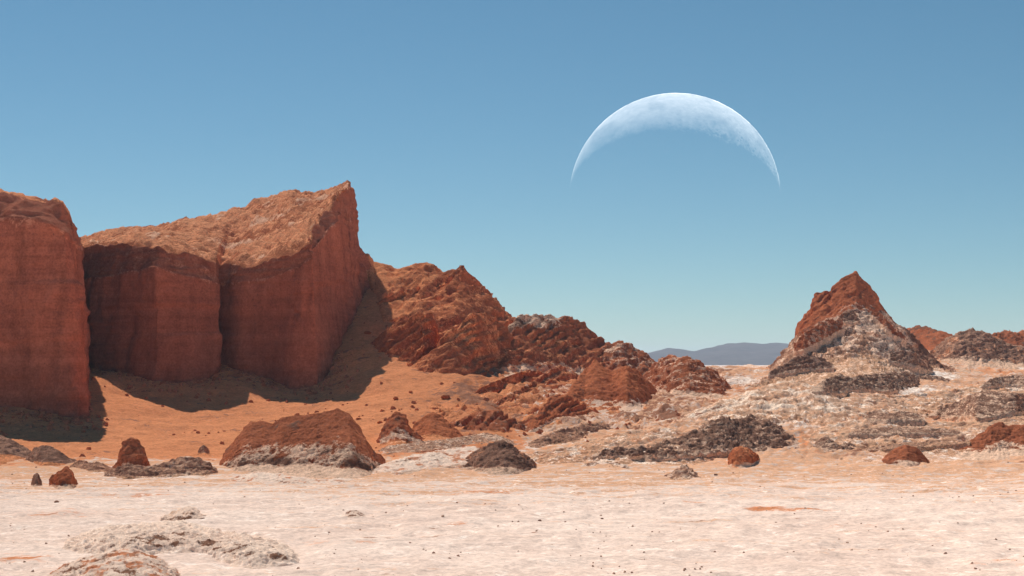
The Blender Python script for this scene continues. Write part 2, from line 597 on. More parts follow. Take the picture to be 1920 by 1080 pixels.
M_hill = rock_mat('pale_hillside', (.78, .525, .385), (.71, .445, .30), sand=(.64, .31, .17), dark=(.25, .13, .09), pale=(.86, .70, .58), tan=TAN, bump=.6, fine=1.1)
M_salt = rock_mat('salt_crust', (.82, .63, .52), (.84, .67, .56), pale=(.86, .73, .64), dark=(.22, .115, .078), sand=(.52, .22, .12), tan=(.58, .40, .30), scale=1.4, bump=.4, fine=.55)
M_far = rock_mat('far_mountain', (.12, .10, .10), (.085, .072, .072), scale=.01, bump=.1, fine=.6)

# ------------------------------------------------------------------ ground sheet
GRID = {}
def gz(x, y):
    """height of the finished ground sheet"""
    A, R, Z = GRID['A'], GRID['R'], GRID['Z']
    x, y = np.atleast_1d(np.asarray(x, float)), np.atleast_1d(np.asarray(y, float))
    a, r = np.arctan2(x, y), np.hypot(x, y)
    i = np.clip(np.searchsorted(A, a) - 1, 0, len(A) - 2)
    j = np.clip(np.searchsorted(R, r) - 1, 0, len(R) - 2)
    u, v = (a - A[i]) / (A[i + 1] - A[i]), (r - R[j]) / (R[j + 1] - R[j])
    return Z[i, j] * (1 - u) * (1 - v) + Z[i + 1, j] * u * (1 - v) + Z[i, j + 1] * (1 - u) * v + Z[i + 1, j + 1] * u * v

def build_ground():
    ang = np.arctan((np.linspace(-140, 2060, 600) - 960) / F)
    step = ang[1] - ang[0]
    side = []
    a = ang[-1]
    while a < math.pi:
        step *= 1.18
        a = a + min(step, .12)
        side.append(a)
    side = np.array([s for s in side if s < math.pi - .02] + [math.pi])
    A = np.concatenate([-side[::-1][1:], ang, side[:-1], [math.pi]])
    A = np.unique(A)
    R = np.concatenate([[.5, 4, 12, 25, 40, 55, 70, 82, 92, 100], np.arange(104, 215, .55), np.arange(215, 470, .85),
                        np.geomspace(470, 14000, 90)])
    AA, RR = np.meshgrid(A, R, indexing='ij')
    x, y = RR * np.sin(AA), RR * np.cos(AA)
    inf = np.abs(AA) < 1.2
    yy = np.where(inf, np.maximum(y, 1), 1)
    px = np.where(inf, 960 + F * np.tan(np.clip(AA, -1.2, 1.2)), 960)
    d = np.where(inf, y, 100)
    z = np.where(inf, ground0(np.clip(px, -600, 2500), d) * sstep(1.15, .75, np.abs(AA)), 0)
    P = np.stack([x, y, z], -1)
    # only the part in view gets the fine relief
    fine = (np.abs(AA) < .5) & (RR > 80) & (RR < 620)
    Q = P[fine]
    dd = Q[:, 1]
    pq = px[fine]
    up = sstep(196, 240, dd)
    slope_r = sstep(900, 1150, pq) * up            # the crusty pale hillside
    bad = sstep(790, 900, pq) * (1 - sstep(1300, 1480, pq)) * sstep(235, 285, dd) * (1 - sstep(430, 480, dd))   # gullied badlands
    talus = up * (1 - sstep(900, 1150, pq))
    X = Q * np.array([1, 1, 0])
    dz = fbm(X / 17, 3, seed=2) * (.25 + .9 * up) + fbm(X / 4.0, 3, seed=5) * .14 * (1 + 1.4 * up)
    dz += ridged(X / 2.2, 3, seed=8) * (.035 + .10 * up)
    rr = ridged(Q / np.array([9, 9, 5.]), 4, .6, seed=12)
    clump = sstep(-.15, .35, fbm(X / 26, 3, seed=15) + .05)
    dz += slope_r * clump * rr * 1.0
    rb = rubble(Q, 2.6, 3)
    dz += slope_r * (.3 + .7 * clump) * (.95 * rb + .38 * rubble(Q, 1.1, 7))
    sl = X[:, 0] * .55 - X[:, 1] * .83                       # spurs run down to the left and forward
    sp = X[:, 0] * .83 + X[:, 1] * .55
    spur = ridged(np.stack([sp / 17, sl / 48, 0 * sl], -1) + .25 * fbm(X / 15, 3, seed=51)[:, None], 4, .5, seed=52)
    dz += bad * (2.0 * spur + .25 * rubble(Q, 2.0, 17))
    dz += bad * 1.4 * terrace((spur * 2.0 + .2 * sp) / 1.2 + fbm(X / 6, 2, seed=53)) 
    tb = sstep(.0, .3, fbm(X / 12, 2, seed=19))
    dz += talus * .42 * rubble(Q, 1.6, 5) * tb + talus * .12 * rubble(Q, .8, 6)
    # salt heave: polygons and pressure ridges on the plain
    hv = ridged(X / np.array([7, 11, 1]), 3, seed=31)
    flat = 1 - up
    dz += flat * .22 * sstep(.30, .8, hv)
    wy = worley(X[:, :2] / np.array([4.2, 5.5]) + .3 * fbm(X / 3, 2, seed=33)[:, None], 9)
    dz += flat * (.07 * sstep(.35, .75, wy) + .09 * rubble(X, 1.1, 11) * sstep(-.1, .25, fbm(X / 20, 2, seed=34)))
    P[..., 2][fine] += dz
    mask = np.zeros(P.shape[:2] + (4,))
    m = np.zeros((len(Q), 4))
    # orange sand below the red cliffs and ridge
    s = sstep(208, 250, dd) * (1 - sstep(900, 1080, pq)) * .95
    s = np.maximum(s, sstep(240, 310, dd) * (1 - sstep(1100, 1330, pq)) * (.5 + .25 * fbm(X / 20, 3, seed=42)))
    s = np.maximum(s, (.34 + .35 * fbm(X / 22, 3, seed=43)) * up)
    stk = fbm(X / np.array([40, 9, 1]), 4, .6, seed=41)
    s = np.maximum(s, .16 + .42 * stk)
    s = np.maximum(s, (.34 + .3 * stk) * sstep(150, 205, dd) * (1 - sstep(100, 500, pq)))
    stk2 = fbm(X / np.array([6, 1.8, 1]), 3, .6, seed=57)
    pyq = HZ + F * (H - Q[:, 2]) / dd
    for (cx_, cy_, wx_, wy_, st_) in [(640, 1020, 110, 5, .6), (600, 1048, 45, 4, .6), (775, 945, 32, 4, .6), (1200, 1011, 120, 6, .5), (1310, 944, 75, 3, .6),
                                      (1425, 951, 32, 5, .6), (1490, 957, 140, 4, .5), (1750, 929, 80, 3, .5), (40, 1050, 60, 13, .55), (90, 1068, 50, 7, .6),
                                      (860, 985, 60, 3, .4), (1650, 985, 120, 5, .3), (1880, 1060, 90, 10, .35), (300, 930, 200, 12, .3), (120, 960, 160, 16, .3), (930, 925, 120, 8, .3)]:
        e_ = ((pq - cx_) / wx_) ** 2 + ((pyq - cy_) / wy_) ** 2
        s = s + .62 * st_ * np.exp(-e_ ** 1.2) * np.clip(.75 + 2.2 * stk2, 0, 2)
    m[:, 2] = np.clip(s, 0, 1)
    m[:, 3] = np.clip(up * (.66 + .3 * fbm(X / 18, 3, seed=47)) + flat * (.20 + .42 * sstep(150, 212, dd) + .30 * fbm(X / np.array([30, 8, 1]), 4, .6, seed=48) + .55 * fbm(X / np.array([26, 1.5, 1]), 4, .6, seed=58)), 0, 1)
    m[:, 0] = np.clip(.30 * flat + .55 * up * slope_r * sstep(-.1, .3, fbm(X / 24, 3, seed=44)), 0, 1)
    m[:, 1] = np.clip(slope_r * (.10 + .40 * sstep(.0, .45, fbm(X / 12, 3, seed=46))) + bad * (.08 + .30 * sstep(.1, .7, spur)) + (1 - slope_r) * (.08 + .25 * tb + .40 * sstep(.18, .42, fbm(X / np.array([8, 2.2, 1]), 3, seed=55))) * up + flat * (.07 + .38 * sstep(.12, .45, fbm(X / np.array([13, 1.6, 1]), 4, .6, seed=49)) * sstep(-.15, .25, fbm(X / np.array([50, 14, 1]), 2, seed=50))), 0, 1)
    mask[fine] = m
    mask[~fine] = (.3, 0, .15, .3)
    GRID['A'], GRID['R'], GRID['Z'] = A, R, P[..., 2].copy()
    me = grid_mesh('ground', P, mask, smooth=True)
    return link('ground', me, M_ground, kind='structure', label='pale pinkish salt and sand plain rising into orange slopes')
build_ground()
print('ground', time.time() - T0)

# ------------------------------------------------------------------ cliffs
def cliff(name, cols, segs, nu, mats, names, label, cat, ledge_k, top_k, seed, amp=1.0, labels=None):
    P, tv, tu = loft(cols, segs, nu, 1, 1)
    N = normals(P)
    iv = int(sum(segs[:1]) * .5)
    if N[nu // 2, iv, 1] > 0:
        N = -N
    wall = 1 - sstep(ledge_k - .02, ledge_k + .05, tv)[None, :]
    cap = sstep(ledge_k - .02, ledge_k + .05, tv)[None, :] * (1 - sstep(top_k - .02, top_k + .03, tv)[None, :])
    top = sstep(top_k - .02, top_k + .06, tv)[None, :]
    z = P[..., 2:3]
    wz = P + 2.5 * fbm(P / 9, 2, seed=seed + 33)[..., None]
    D = fbm(P / np.array([16, 16, 40.]), 3, seed=seed) * 1.3 + 2.6 * (np.abs(perlin(wz / np.array([13, 13, 70.]) + seed)) - .25) + 1.1 * (np.abs(perlin(wz / np.array([5.5, 5.5, 22.]) + seed * 2)) - .25)
    fl = ridged(wz / np.array([6.5, 6.5, 30.]), 3, .55, seed=seed + 2) * (.25 + .9 * sstep(-.3, .4, fbm(P / 14, 2, seed=seed + 35)))
    crk = perlin(wz / np.array([4.5, 4.5, 60.]) + 7)
    fl = fl - 1.6 * np.exp(-(crk / .045) ** 2) * sstep(.0, .35, fbm(P / np.array([10, 10, 18.]), 2, seed=seed + 36))
    D = D + wall * (fl * .62 + .22 * ridged(P / np.array([1.8, 1.8, 14.]), 2, seed=seed + 4))
    bed = perlin(np.stack([z[..., 0] * .9, P[..., 0] * .02, P[..., 1] * .02], -1)) + .6 * perlin(np.stack([z[..., 0] * 2.6, P[..., 0] * .05, P[..., 1] * .05], -1))
    bl = perlin(np.stack([z[..., 0] / 5.0, P[..., 0] / 60, P[..., 1] / 60], -1))
    D = D + (wall * .12 + cap * .35) * bed + wall * .55 * np.clip(bl * 4, -.5, .5) * (.3 + sstep(-.2, .3, fbm(P / 20, 2, seed=seed + 37)))
    D = D + fbm(P / 2.2, 3, .6, seed=seed + 6) * (.18 * wall + .6 * cap)
    P = P + N * (D * amp * sstep(0, .02, tv)[None, :] * (1 - top))[..., None]
    lip = np.exp(-((tv[None, :] - top_k) / .16) ** 2)
    P[..., 2] += lip * (fbm(P / np.array([7, 7, 30.]), 4, .6, seed=seed + 51) * 2.2)
    # the bare top: inclined beds, small steps and gullies running down the dip
    sdir = np.array([.55, .25, .9])
    s = (P @ sdir) / 3.2 + fbm(P / 14, 3, seed=seed + 8) * 1.3
    f_ = s - np.floor(s)
    saw = np.where(f_ < .8, f_ / .8, (1 - f_) / .2) - .5
    dt = saw * 1.5 + fbm(P / 9, 4, .55, seed=seed + 10) * 1.7 + ridged(P / np.array([3., 8., 4.]), 3, seed=seed + 12) * .5
    P[..., 2] += dt * top * amp
    mask = np.zeros(P.shape[:2] + (4,))
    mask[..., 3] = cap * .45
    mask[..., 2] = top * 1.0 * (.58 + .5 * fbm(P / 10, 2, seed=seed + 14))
    led = np.exp(-((tv[None, :] - ledge_k) / .035) ** 2)  # pale line painted along the ledge, standing in for its sunlit edge
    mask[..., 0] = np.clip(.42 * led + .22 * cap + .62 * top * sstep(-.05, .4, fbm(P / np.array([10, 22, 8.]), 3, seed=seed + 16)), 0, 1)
    mask[..., 1] = np.clip(wall * (.12 + .35 * sstep(.15, .5, fbm(P / np.array([7, 7, 40.]), 3, seed=seed + 18))) + top * (.08 + .5 * sstep(.82, .95, f_)), 0, 1)
    org = foot(P)
    root = link(name, None, None, None, label, cat, origin=org)
    bounds = np.cumsum([0] + segs)
    ks = [0, bounds[int(ledge_k)], bounds[int(top_k)], P.shape[1] - 1]
    for i, pn in enumerate(names):
        o = link(pn, grid_mesh(pn, P[:, ks[i]:ks[i + 1] + 1], mask[:, ks[i]:ks[i + 1] + 1]), mats[i], root, origin=org)
        if labels and labels[i]: o['label'] = labels[i]
    return root

def C5(base, ledge, top, back, far=None):
    bx, by, bd = base
    far = far or (back[0], back[1] + 90, back[2] + 60)
    return [(bx, by + 22, bd - .5), ledge, top, back, far]

mesa_cols = [
    C5((60, 690, 365), (60, 530, 366), (60, 470, 368), (60, 455, 430)),
    C5((150, 668, 352), (152, 524, 353), (150, 462, 356), (150, 450, 420)),
    C5((200, 690, 345), (200, 520, 346), (200, 460, 350), (205, 434, 420)),
    C5((250, 704, 338), (246, 508, 340), (246, 458, 344), (270, 428, 422)),
    C5((292, 713, 333), (292, 500, 336), (300, 462, 340), (330, 418, 425)),
    C5((365, 706, 337), (362, 520, 340), (360, 480, 343), (390, 408, 428)),
    C5((402, 694, 343), (402, 532, 345), (402, 494, 347), (430, 396, 430)),
    C5((405, 680, 358), (406, 534, 356), (412, 500, 355), (446, 391, 430)),
    C5((425, 682, 355), (426, 533, 354), (430, 500, 354), (456, 389, 430)),
    C5((450, 690, 349), (450, 530, 349), (452, 500, 350), (480, 381, 430)),
    C5((500, 705, 346), (500, 522, 347), (502, 490, 348), (510, 370, 430)),
    C5((560, 726, 341), (558, 498, 342), (556, 468, 343), (540, 357, 428)),
    C5((598, 740, 338), (588, 478, 340), (584, 452, 341), (566, 361, 428)),
    C5((622, 725, 346), (598, 455, 350), (584, 434, 352), (590, 363, 427)),
    C5((640, 690, 358), (622, 420, 366), (604, 404, 366), (620, 354, 426)),
    C5((660, 640, 375), (642, 396, 382), (634, 374, 382), (640, 349, 425)),
    C5((686, 580, 398), (660, 440, 400), (652, 352, 400), (652, 346, 424)),
    C5((708, 535, 425), (663, 445, 418), (658, 350, 416), (656, 349, 432)),
    C5((705, 520, 450), (660, 440, 445), (655, 358, 442), (640, 355, 445)),
    C5((640, 520, 490), (610, 400, 480), (605, 372, 475), (595, 368, 460)),
]
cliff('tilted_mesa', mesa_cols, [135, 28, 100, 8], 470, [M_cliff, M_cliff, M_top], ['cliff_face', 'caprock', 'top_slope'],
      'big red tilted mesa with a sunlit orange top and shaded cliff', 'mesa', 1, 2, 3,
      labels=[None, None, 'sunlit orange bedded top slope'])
prom_cols = [
    C5((-420, 810, 300), (-420, 400, 302), (-420, 350, 312), (-420, 330, 370)),
    C5((-200, 805, 295), (-200, 405, 297), (-200, 355, 307), (-200, 345, 360)),
    C5((-60, 800, 296), (-60, 412, 298), (-60, 360, 308), (-60, 352, 350)),
    C5((0, 796, 295), (0, 416, 297), (0, 366, 307), (0, 363, 340)),
    C5((50, 795, 293), (50, 418, 295), (48, 377, 305), (48, 375, 335)),
    C5((100, 792, 291), (98, 421, 294), (98, 384, 303), (98, 383, 330)),
    C5((140, 788, 290), (126, 436, 294), (112, 386, 304), (108, 384, 330)),
    C5((163, 780, 292), (142, 452, 297), (128, 404, 306), (118, 388, 330)),
    C5((169, 768, 300), (146, 458, 304), (138, 425, 312), (126, 402, 332)),
    C5((170, 740, 315), (149, 460, 318), (143, 440, 322), (134, 420, 336)),
    C5((165, 700, 342), (148, 470, 345), (142, 452, 346), (136, 440, 350)),
    C5((120, 680, 380), (118, 480, 380), (112, 465, 380), (100, 455, 378)),
]
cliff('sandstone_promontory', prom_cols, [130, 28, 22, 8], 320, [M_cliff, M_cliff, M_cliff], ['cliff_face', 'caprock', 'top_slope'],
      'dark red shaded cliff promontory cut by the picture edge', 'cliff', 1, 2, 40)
print('cliffs', time.time() - T0)

# ------------------------------------------------------------------ red ridge and the hills right of it
ST = 1.05     # bedding of the red ridge: beds climb to the right
rg = hill('rock_ridge',
     [(640, 520), (672, 470), (690, 474), (700, 490), (716, 493), (740, 502), (770, 498), (798, 491), (830, 503), (864, 494), (874, 508), (900, 528), (928, 556), (945, 580), (965, 594), (1000, 625), (1040, 660)],
     [(640, 600), (668, 560), (690, 545), (705, 560), (718, 600), (730, 645), (750, 670), (775, 690), (800, 700), (840, 710), (880, 715), (910, 715), (935, 715), (955, 712), (975, 710), (1000, 708), (1040, 710)],
     M_red, 55, 'rugged red rock ridge with inclined beds beside the mesa', 'ridge', nu=620, nv=340, rough=.45, rs=1.6, seed=5, facet=.22,
     strata=(ST, 6.5, .9), su=3, sv=6, crest_d=425, rmask=lambda h, u, v: .25 + .75 * sstep(.3, .6, u), skirt=0, apron=2, knee=0,
     sand=lambda h, u, v: np.clip(1.0 - .75 * sstep(.35, .75, u), 0, .95), dark=lambda h, u, v: .10)
def crag(crest, base, dep, seed, **kw):
    kk = dict(nu=300, nv=170, rough=.45, rs=1.4, facet=.22, strata=(ST, 3.8, 1.15), su=2, sv=3, dark=.14, sand=.40, sink=1.5, apron=3, knee=0, skirt=.12)
    kk.update(kw)
    return hill('crag', crest, base, M_red, dep, None, None, seed=seed, parent=rg, **kk)
crag([(688, 648), (705, 632), (725, 616), (745, 604), (770, 590), (796, 580), (812, 586), (820, 610), (828, 640)],
     [(688, 654), (705, 660), (725, 668), (748, 676), (770, 684), (792, 690), (806, 684), (818, 676), (828, 668)], 14, 151)
crag([(765, 692), (795, 665), (822, 638), (850, 610), (880, 588), (910, 584), (935, 596), (955, 618), (975, 650), (992, 690)],
     [(765, 698), (795, 703), (822, 708), (850, 711), (880, 712), (910, 706), (935, 704), (955, 708), (975, 706), (992, 702)], 19, 153)
crag([(775, 575), (800, 553), (825, 530), (848, 508), (866, 492), (875, 505), (900, 526), (928, 554), (946, 580), (968, 610)],
     [(775, 585), (800, 592), (825, 600), (848, 606), (866, 612), (880, 616), (905, 622), (930, 630), (950, 640), (970, 645)], 18, 155)
crag([(700, 566), (718, 552), (740, 545), (765, 536), (785, 534), (800, 545), (812, 560)],
     [(700, 572), (718, 576), (740, 580), (765, 582), (785, 582), (800, 580), (812, 576)], 6, 157, nu=180, nv=90)
crag([(672, 490), (682, 472), (694, 474), (702, 490), (716, 492), (732, 500), (745, 506)],
     [(672, 512), (682, 512), (694, 512), (704, 512), (716, 512), (732, 512), (745, 514)], 5, 159, nu=140, nv=80, rough=.5)
crag([(940, 700), (970, 680), (1000, 662), (1025, 645), (1040, 640), (1055, 655), (1070, 680)],
     [(940, 706), (970, 706), (1000, 702), (1025, 698), (1042, 695), (1056, 695), (1070, 695)], 9, 161, nu=200, nv=110)
crag([(860, 745), (895, 728), (930, 712), (960, 700), (990, 690), (1010, 692), (1030, 705)],
     [(860, 752), (895, 750), (930, 745), (960, 738), (990, 730), (1010, 726), (1030, 722)], 6, 163, nu=220, nv=90, sand=.4)
hill('orange_slope',
     [(820, 712), (880, 690), (940, 672), (1000, 680), (1060, 696), (1120, 708), (1180, 720), (1240, 732), (1300, 744), (1350, 756)],
     [(800, 775), (860, 786), (930, 795), (990, 800), (1050, 802), (1110, 802), (1170, 800), (1230, 796), (1290, 790), (1350, 782)],
     M_red, 60, 'orange and pale gullied slope falling right from the red ridge', 'hill', nu=560, nv=260, rough=.8, rs=1.0, seed=221, facet=.10, flute=.5,
     strata=(ST * .7, 3.4, 1.0), crest_d=385, dback=20, apron=18, knee=.08, skirt=.2, skch=2, sink=1.0,
     sand=lambda h, u, v: .80 - .40 * u, salt=lambda h, u, v: .05 + .25 * u, dark=.12, tan=lambda h, u, v: .10 + .4 * u)
hill('pale_capped_hill',
     [(940, 640), (968, 592), (1000, 588), (1040, 589), (1066, 590), (1085, 600), (1105, 615), (1130, 632), (1150, 645), (1180, 668), (1215, 700)],
     [(930, 705), (960, 712), (995, 715), (1040, 715), (1070, 715), (1090, 715), (1110, 718), (1135, 720), (1155, 720), (1185, 722), (1220, 724)],
     M_redpale, 40, 'red hill with a grey and white crusted flat crown', 'hill', nu=360, nv=220, rough=.6, rs=1.6, seed=9, facet=.4, strata=(ST, 4.0, .8),
     salt=lambda h, u, v: np.clip(.62 * sstep(.62, .85, h) * sstep(.62, .45, u), 0, 1), dark=lambda h, u, v: .20 + .22 * sstep(.6, .85, h) * sstep(.62, .45, u),
     sand=lambda h, u, v: .35 * (1 - sstep(.5, .7, h)))
hill('crusted_knoll',
     [(1120, 660), (1150, 641), (1165, 639), (1180, 645), (1195, 654), (1205, 660), (1230, 682), (1250, 700)],
     [(1120, 715), (1145, 718), (1165, 720), (1180, 720), (1195, 720), (1210, 721), (1230, 721), (1255, 722)],
     M_redpale, 22, 'small mottled grey and red knoll on the skyline left of the far mountains', 'hill', nu=200, nv=120, rough=1.0, rs=1.3, seed=15, facet=.5,
     salt=.36, dark=.25)
hill('red_hill',
     [(1205, 705), (1225, 680), (1240, 668), (1262, 664), (1290, 666), (1310, 676), (1325, 686), (1345, 700), (1365, 722), (1378, 738)],
     [(1205, 745), (1225, 748), (1245, 750), (1265, 752), (1290, 754), (1310, 752), (1328, 750), (1345, 748), (1362, 746), (1378, 745)],
     M_redpale, 26, 'small red rounded hill in front of the blue far mountains', 'hill', nu=260, nv=150, rough=.7, rs=1.4, seed=21, facet=.35, flute=.5, tan=.35, strata=(.3, 2.2, .6),
     salt=lambda h, u, v: .34 * sstep(.7, .2, h), dark=.2)
hill('red_cone_hill',
     [(1045, 770), (1075, 720), (1100, 690), (1116, 674), (1135, 688), (1150, 694), (1175, 684), (1195, 694), (1215, 715), (1235, 738), (1255, 755)],
     [(1045, 775), (1070, 772), (1095, 770), (1118, 772), (1138, 772), (1150, 772), (1175, 776), (1198, 772), (1218, 766), (1236, 760), (1256, 758)],
     M_red, 24, 'twin-pointed smooth dark red cone hill in the middle of the badlands', 'hill', nu=320, nv=180, rough=.45, rs=1.3, seed=25, flute=.35, facet=.25,
     salt=lambda h, u, v: .52 * sstep(.3, .02, h), dark=lambda h, u, v: .2)
hill('red_spur',
     [(970, 815), (985, 800), (1005, 775), (1030, 745), (1050, 734), (1075, 742), (1100, 757), (1125, 770), (1150, 790)],
     [(970, 818), (985, 815), (1005, 810), (1030, 805), (1052, 803), (1078, 800), (1102, 798), (1126, 796), (1150, 795)],
     M_red, 18, 'long dark red spur running down towards the plain', 'hill', nu=260, nv=130, rough=.6, rs=1.3, seed=29, facet=.3, flute=.5, strata=(ST, 2.6, .8),
     salt=lambda h, u, v: .5 * sstep(.35, .05, h), dark=.22)
hill('red_spur',
     [(850, 800), (880, 785), (905, 770), (930, 752), (955, 735), (985, 722), (1010, 705), (1030, 690), (1050, 680), (1070, 690), (1085, 705)],
     [(850, 806), (880, 800), (905, 795), (930, 785), (955, 775), (985, 765), (1010, 750), (1030, 742), (1050, 735), (1070, 732), (1085, 730)],
     M_redpale, 20, 'orange and red bedded spur stepping up towards the pale capped hill', 'hill', nu=300, nv=130, rough=.6, rs=1.5, seed=33, facet=.3, strata=(ST, 3.0, .9),
     salt=.22, sand=.42)
hill('red_spur',
     [(845, 790), (868, 782), (890, 772), (915, 768), (935, 765), (955, 775), (975, 790), (1000, 806)],
     [(845, 815), (868, 818), (890, 820), (915, 820), (935, 820), (955, 820), (975, 818), (1000, 815)],
     M_redpale, 14, 'broken red outcrop behind the low dark mound', 'rock outcrop', nu=220, nv=110, rough=.7, rs=1.3, seed=37, facet=.4, strata=(ST, 2.4, 1.0), salt=.2, dark=.3)

hill('rubble_bank',
     [(975, 842), (1000, 826), (1030, 812), (1060, 802), (1095, 796), (1130, 792), (1165, 798), (1195, 806)],
     [(975, 848), (1000, 846), (1030, 842), (1060, 836), (1095, 830), (1130, 824), (1165, 818), (1195, 812)],
     M_crust, 12, 'grey and brown rubbly bank below the dark red spur', 'mound', nu=300, nv=110, rough=1.1, rs=1.6, seed=171, facet=.5, strata=(.3, 1.8, .8), dark=.40, salt=.3, sand=.3)
hill('rubble_bank',
     [(700, 850), (730, 836), (765, 832), (800, 828), (840, 824), (875, 818), (910, 812), (940, 818), (965, 830)],
     [(700, 856), (730, 856), (765, 854), (800, 850), (840, 846), (875, 840), (910, 838), (940, 838), (965, 840)],
     M_crust, 10, 'pale mottled rubbly bank in front of the pointed mounds', 'mound', nu=320, nv=110, rough=1.1, rs=1.6, seed=173, facet=.5, dark=.34, salt=.42, sand=.3)
hill('red_spur',
     [(1255, 762), (1275, 750), (1300, 744), (1325, 748), (1350, 758), (1375, 768)],
     [(1255, 768), (1275, 770), (1300, 771), (1325, 771), (1350, 770), (1375, 771)],
     M_redpale, 10, 'low orange rise under the small red rounded hill', 'mound', nu=180, nv=80, rough=.9, seed=175, facet=.7, salt=.3, sand=.4, dark=.2)
# ------------------------------------------------------------------ pyramid hill on the right and its neighbours
ph = hill('pyramid_hill',
     [(1385, 735), (1420, 708), (1455, 682), (1488, 642), (1505, 625), (1535, 606), (1562, 590), (1590, 574), (1612, 567), (1636, 573), (1660, 590), (1700, 622), (1730, 652), (1760, 684), (1800, 700)],
     [(1385, 738), (1420, 730), (1455, 722), (1488, 716), (1504, 712), (1534, 708), (1562, 706), (1590, 706), (1612, 705), (1640, 704), (1665, 702), (1700, 698), (1730, 694), (1760, 694), (1800, 702)],
     M_crust, 45, 'pale rocky hill crowned by a pointed red peak', 'hill', nu=560, nv=280, rough=.7, rs=1.6, seed=45, facet=.28, flute=.7, strata=(.35, 2.6, .35), crest_d=446, apron=52, knee=.22,
     salt=lambda h, u, v: .30 + .35 * np.exp(-((u - .56 - .12 * (1 - h)) / .13) ** 2) + .1 * sstep(.3, .8, h),
     dark=lambda h, u, v: .10 + .50 * sstep(.5, 1.0, h) * np.clip(.5 + 1.6 * perlin(np.stack([u * 26, h * 1.3, 0 * u], -1)), 0, 1) + .42 * np.exp(-((u - .30) / .10) ** 2) * sstep(.95, .5, h) + .40 * np.exp(-((u - .84) / .09) ** 2),
     tan=.4, sand=lambda h, u, v: .12 + .62 * sstep(.40, 1.0, h) * np.clip(.55 + 1.5 * perlin(np.stack([u * 22, h * 1.2, 0 * u + 3], -1)), 0, 1.2))
hill('peak',
     [(1480, 660), (1491, 628), (1494, 610), (1506, 590), (1520, 575), (1522, 560), (1530, 546), (1545, 541), (1556, 543), (1562, 532), (1580, 517), (1604, 505), (1620, 522), (1640, 547), (1655, 575), (1672, 596), (1690, 620)],
     [(1478, 680), (1490, 660), (1498, 650), (1508, 640), (1521, 630), (1528, 628), (1536, 626), (1546, 620), (1558, 615), (1568, 610), (1584, 600), (1606, 592), (1622, 596), (1642, 600), (1658, 610), (1674, 620), (1692, 640)],
     M_red, 20, 'pointed dark red rock peak', None, nu=380, nv=200, rough=.45, rs=1.6, seed=49, strata=(.5, 3.2, .5), parent=ph, base_d=434, crest_d=456, dback=25, dark=.25, su=2, sv=3, skirt=0, salt=lambda h, u, v: .55 * sstep(.45, .0, h))
for cr_, ba_, mt_, sd_ in (
        ([(1486, 648), (1508, 624), (1530, 608), (1552, 596), (1572, 600), (1584, 610)], [(1486, 662), (1508, 662), (1530, 652), (1552, 638), (1572, 625), (1584, 616)], M_redpale, 211),
        ([(1570, 600), (1582, 584), (1598, 578), (1606, 590), (1614, 602)], [(1570, 607), (1582, 608), (1598, 607), (1606, 606), (1614, 606)], M_dark, 213),
        ([(1632, 582), (1648, 585), (1662, 596), (1680, 612), (1700, 632)], [(1632, 590), (1648, 606), (1662, 622), (1680, 634), (1700, 642)], M_redpale, 215),
        ([(1440, 700), (1465, 684), (1490, 668), (1520, 664), (1545, 672), (1565, 684)], [(1440, 706), (1465, 703), (1490, 698), (1520, 695), (1545, 694), (1565, 692)], M_dark, 217),
        ([(1665, 664), (1690, 655), (1715, 660), (1735, 675), (1750, 690)], [(1665, 676), (1690, 684), (1715, 692), (1735, 696), (1750, 697)], M_dark, 219)):
    hill('crag', cr_, ba_, mt_, 6, None, None, nu=160, nv=80, rough=1.2, rs=1.2, seed=sd_, facet=.4, strata=(.4, 1.8, .6), parent=ph, on_top=True, skirt=.2, skch=3, dark=.3, salt=.25, tan=.35)
hill('red_hill',
     [(1660, 650), (1690, 625), (1705, 613), (1720, 609), (1735, 610), (1750, 617), (1770, 622), (1790, 628), (1820, 640), (1850, 650)],
     [(1660, 676), (1690, 674), (1705, 674), (1720, 674), (1735, 674), (1750, 675), (1770, 676), (1790, 676), (1820, 676), (1850, 676)],
     M_redpale, 40, 'low dark red dome hill just right of the pyramid hill', 'hill', nu=240, nv=120, rough=.9, rs=1.8, seed=53, dark=.35, facet=.5, strata=(.2, 2., .5), apron=4)
hill('red_hill',
     [(1820, 650), (1845, 634), (1862, 625), (1885, 618), (1900, 622), (1920, 618), (1960, 615), (2020, 640)],
     [(1820, 676), (1845, 676), (1862, 676), (1885, 676), (1900, 677), (1920, 677), (1960, 677), (2020, 677)],
     M_redpale, 45, 'dark red hill at the far right edge behind the brown stony hill', 'hill', nu=240, nv=120, rough=.9, rs=1.8, seed=57, dark=.35, facet=.5, strata=(.2, 2., .5), apron=4)
hill('stony_hill',
     [(1735, 672), (1760, 648), (1775, 632), (1800, 620), (1820, 615), (1845, 619), (1860, 630), (1885, 640), (1915, 648), (1950, 660)],
     [(1735, 678), (1760, 680), (1780, 682), (1800, 684), (1820, 685), (1845, 686), (1862, 687), (1885, 687), (1915, 688), (1950, 688)],
     M_dark, 30, 'dark brown stony hill on the skyline right of the pyramid hill', 'hill', nu=300, nv=150, rough=.8, rs=1.6, seed=61, facet=.6, strata=(.4, 2.2, .7), salt=.2, tan=.3, sand=.3, dark=.25)

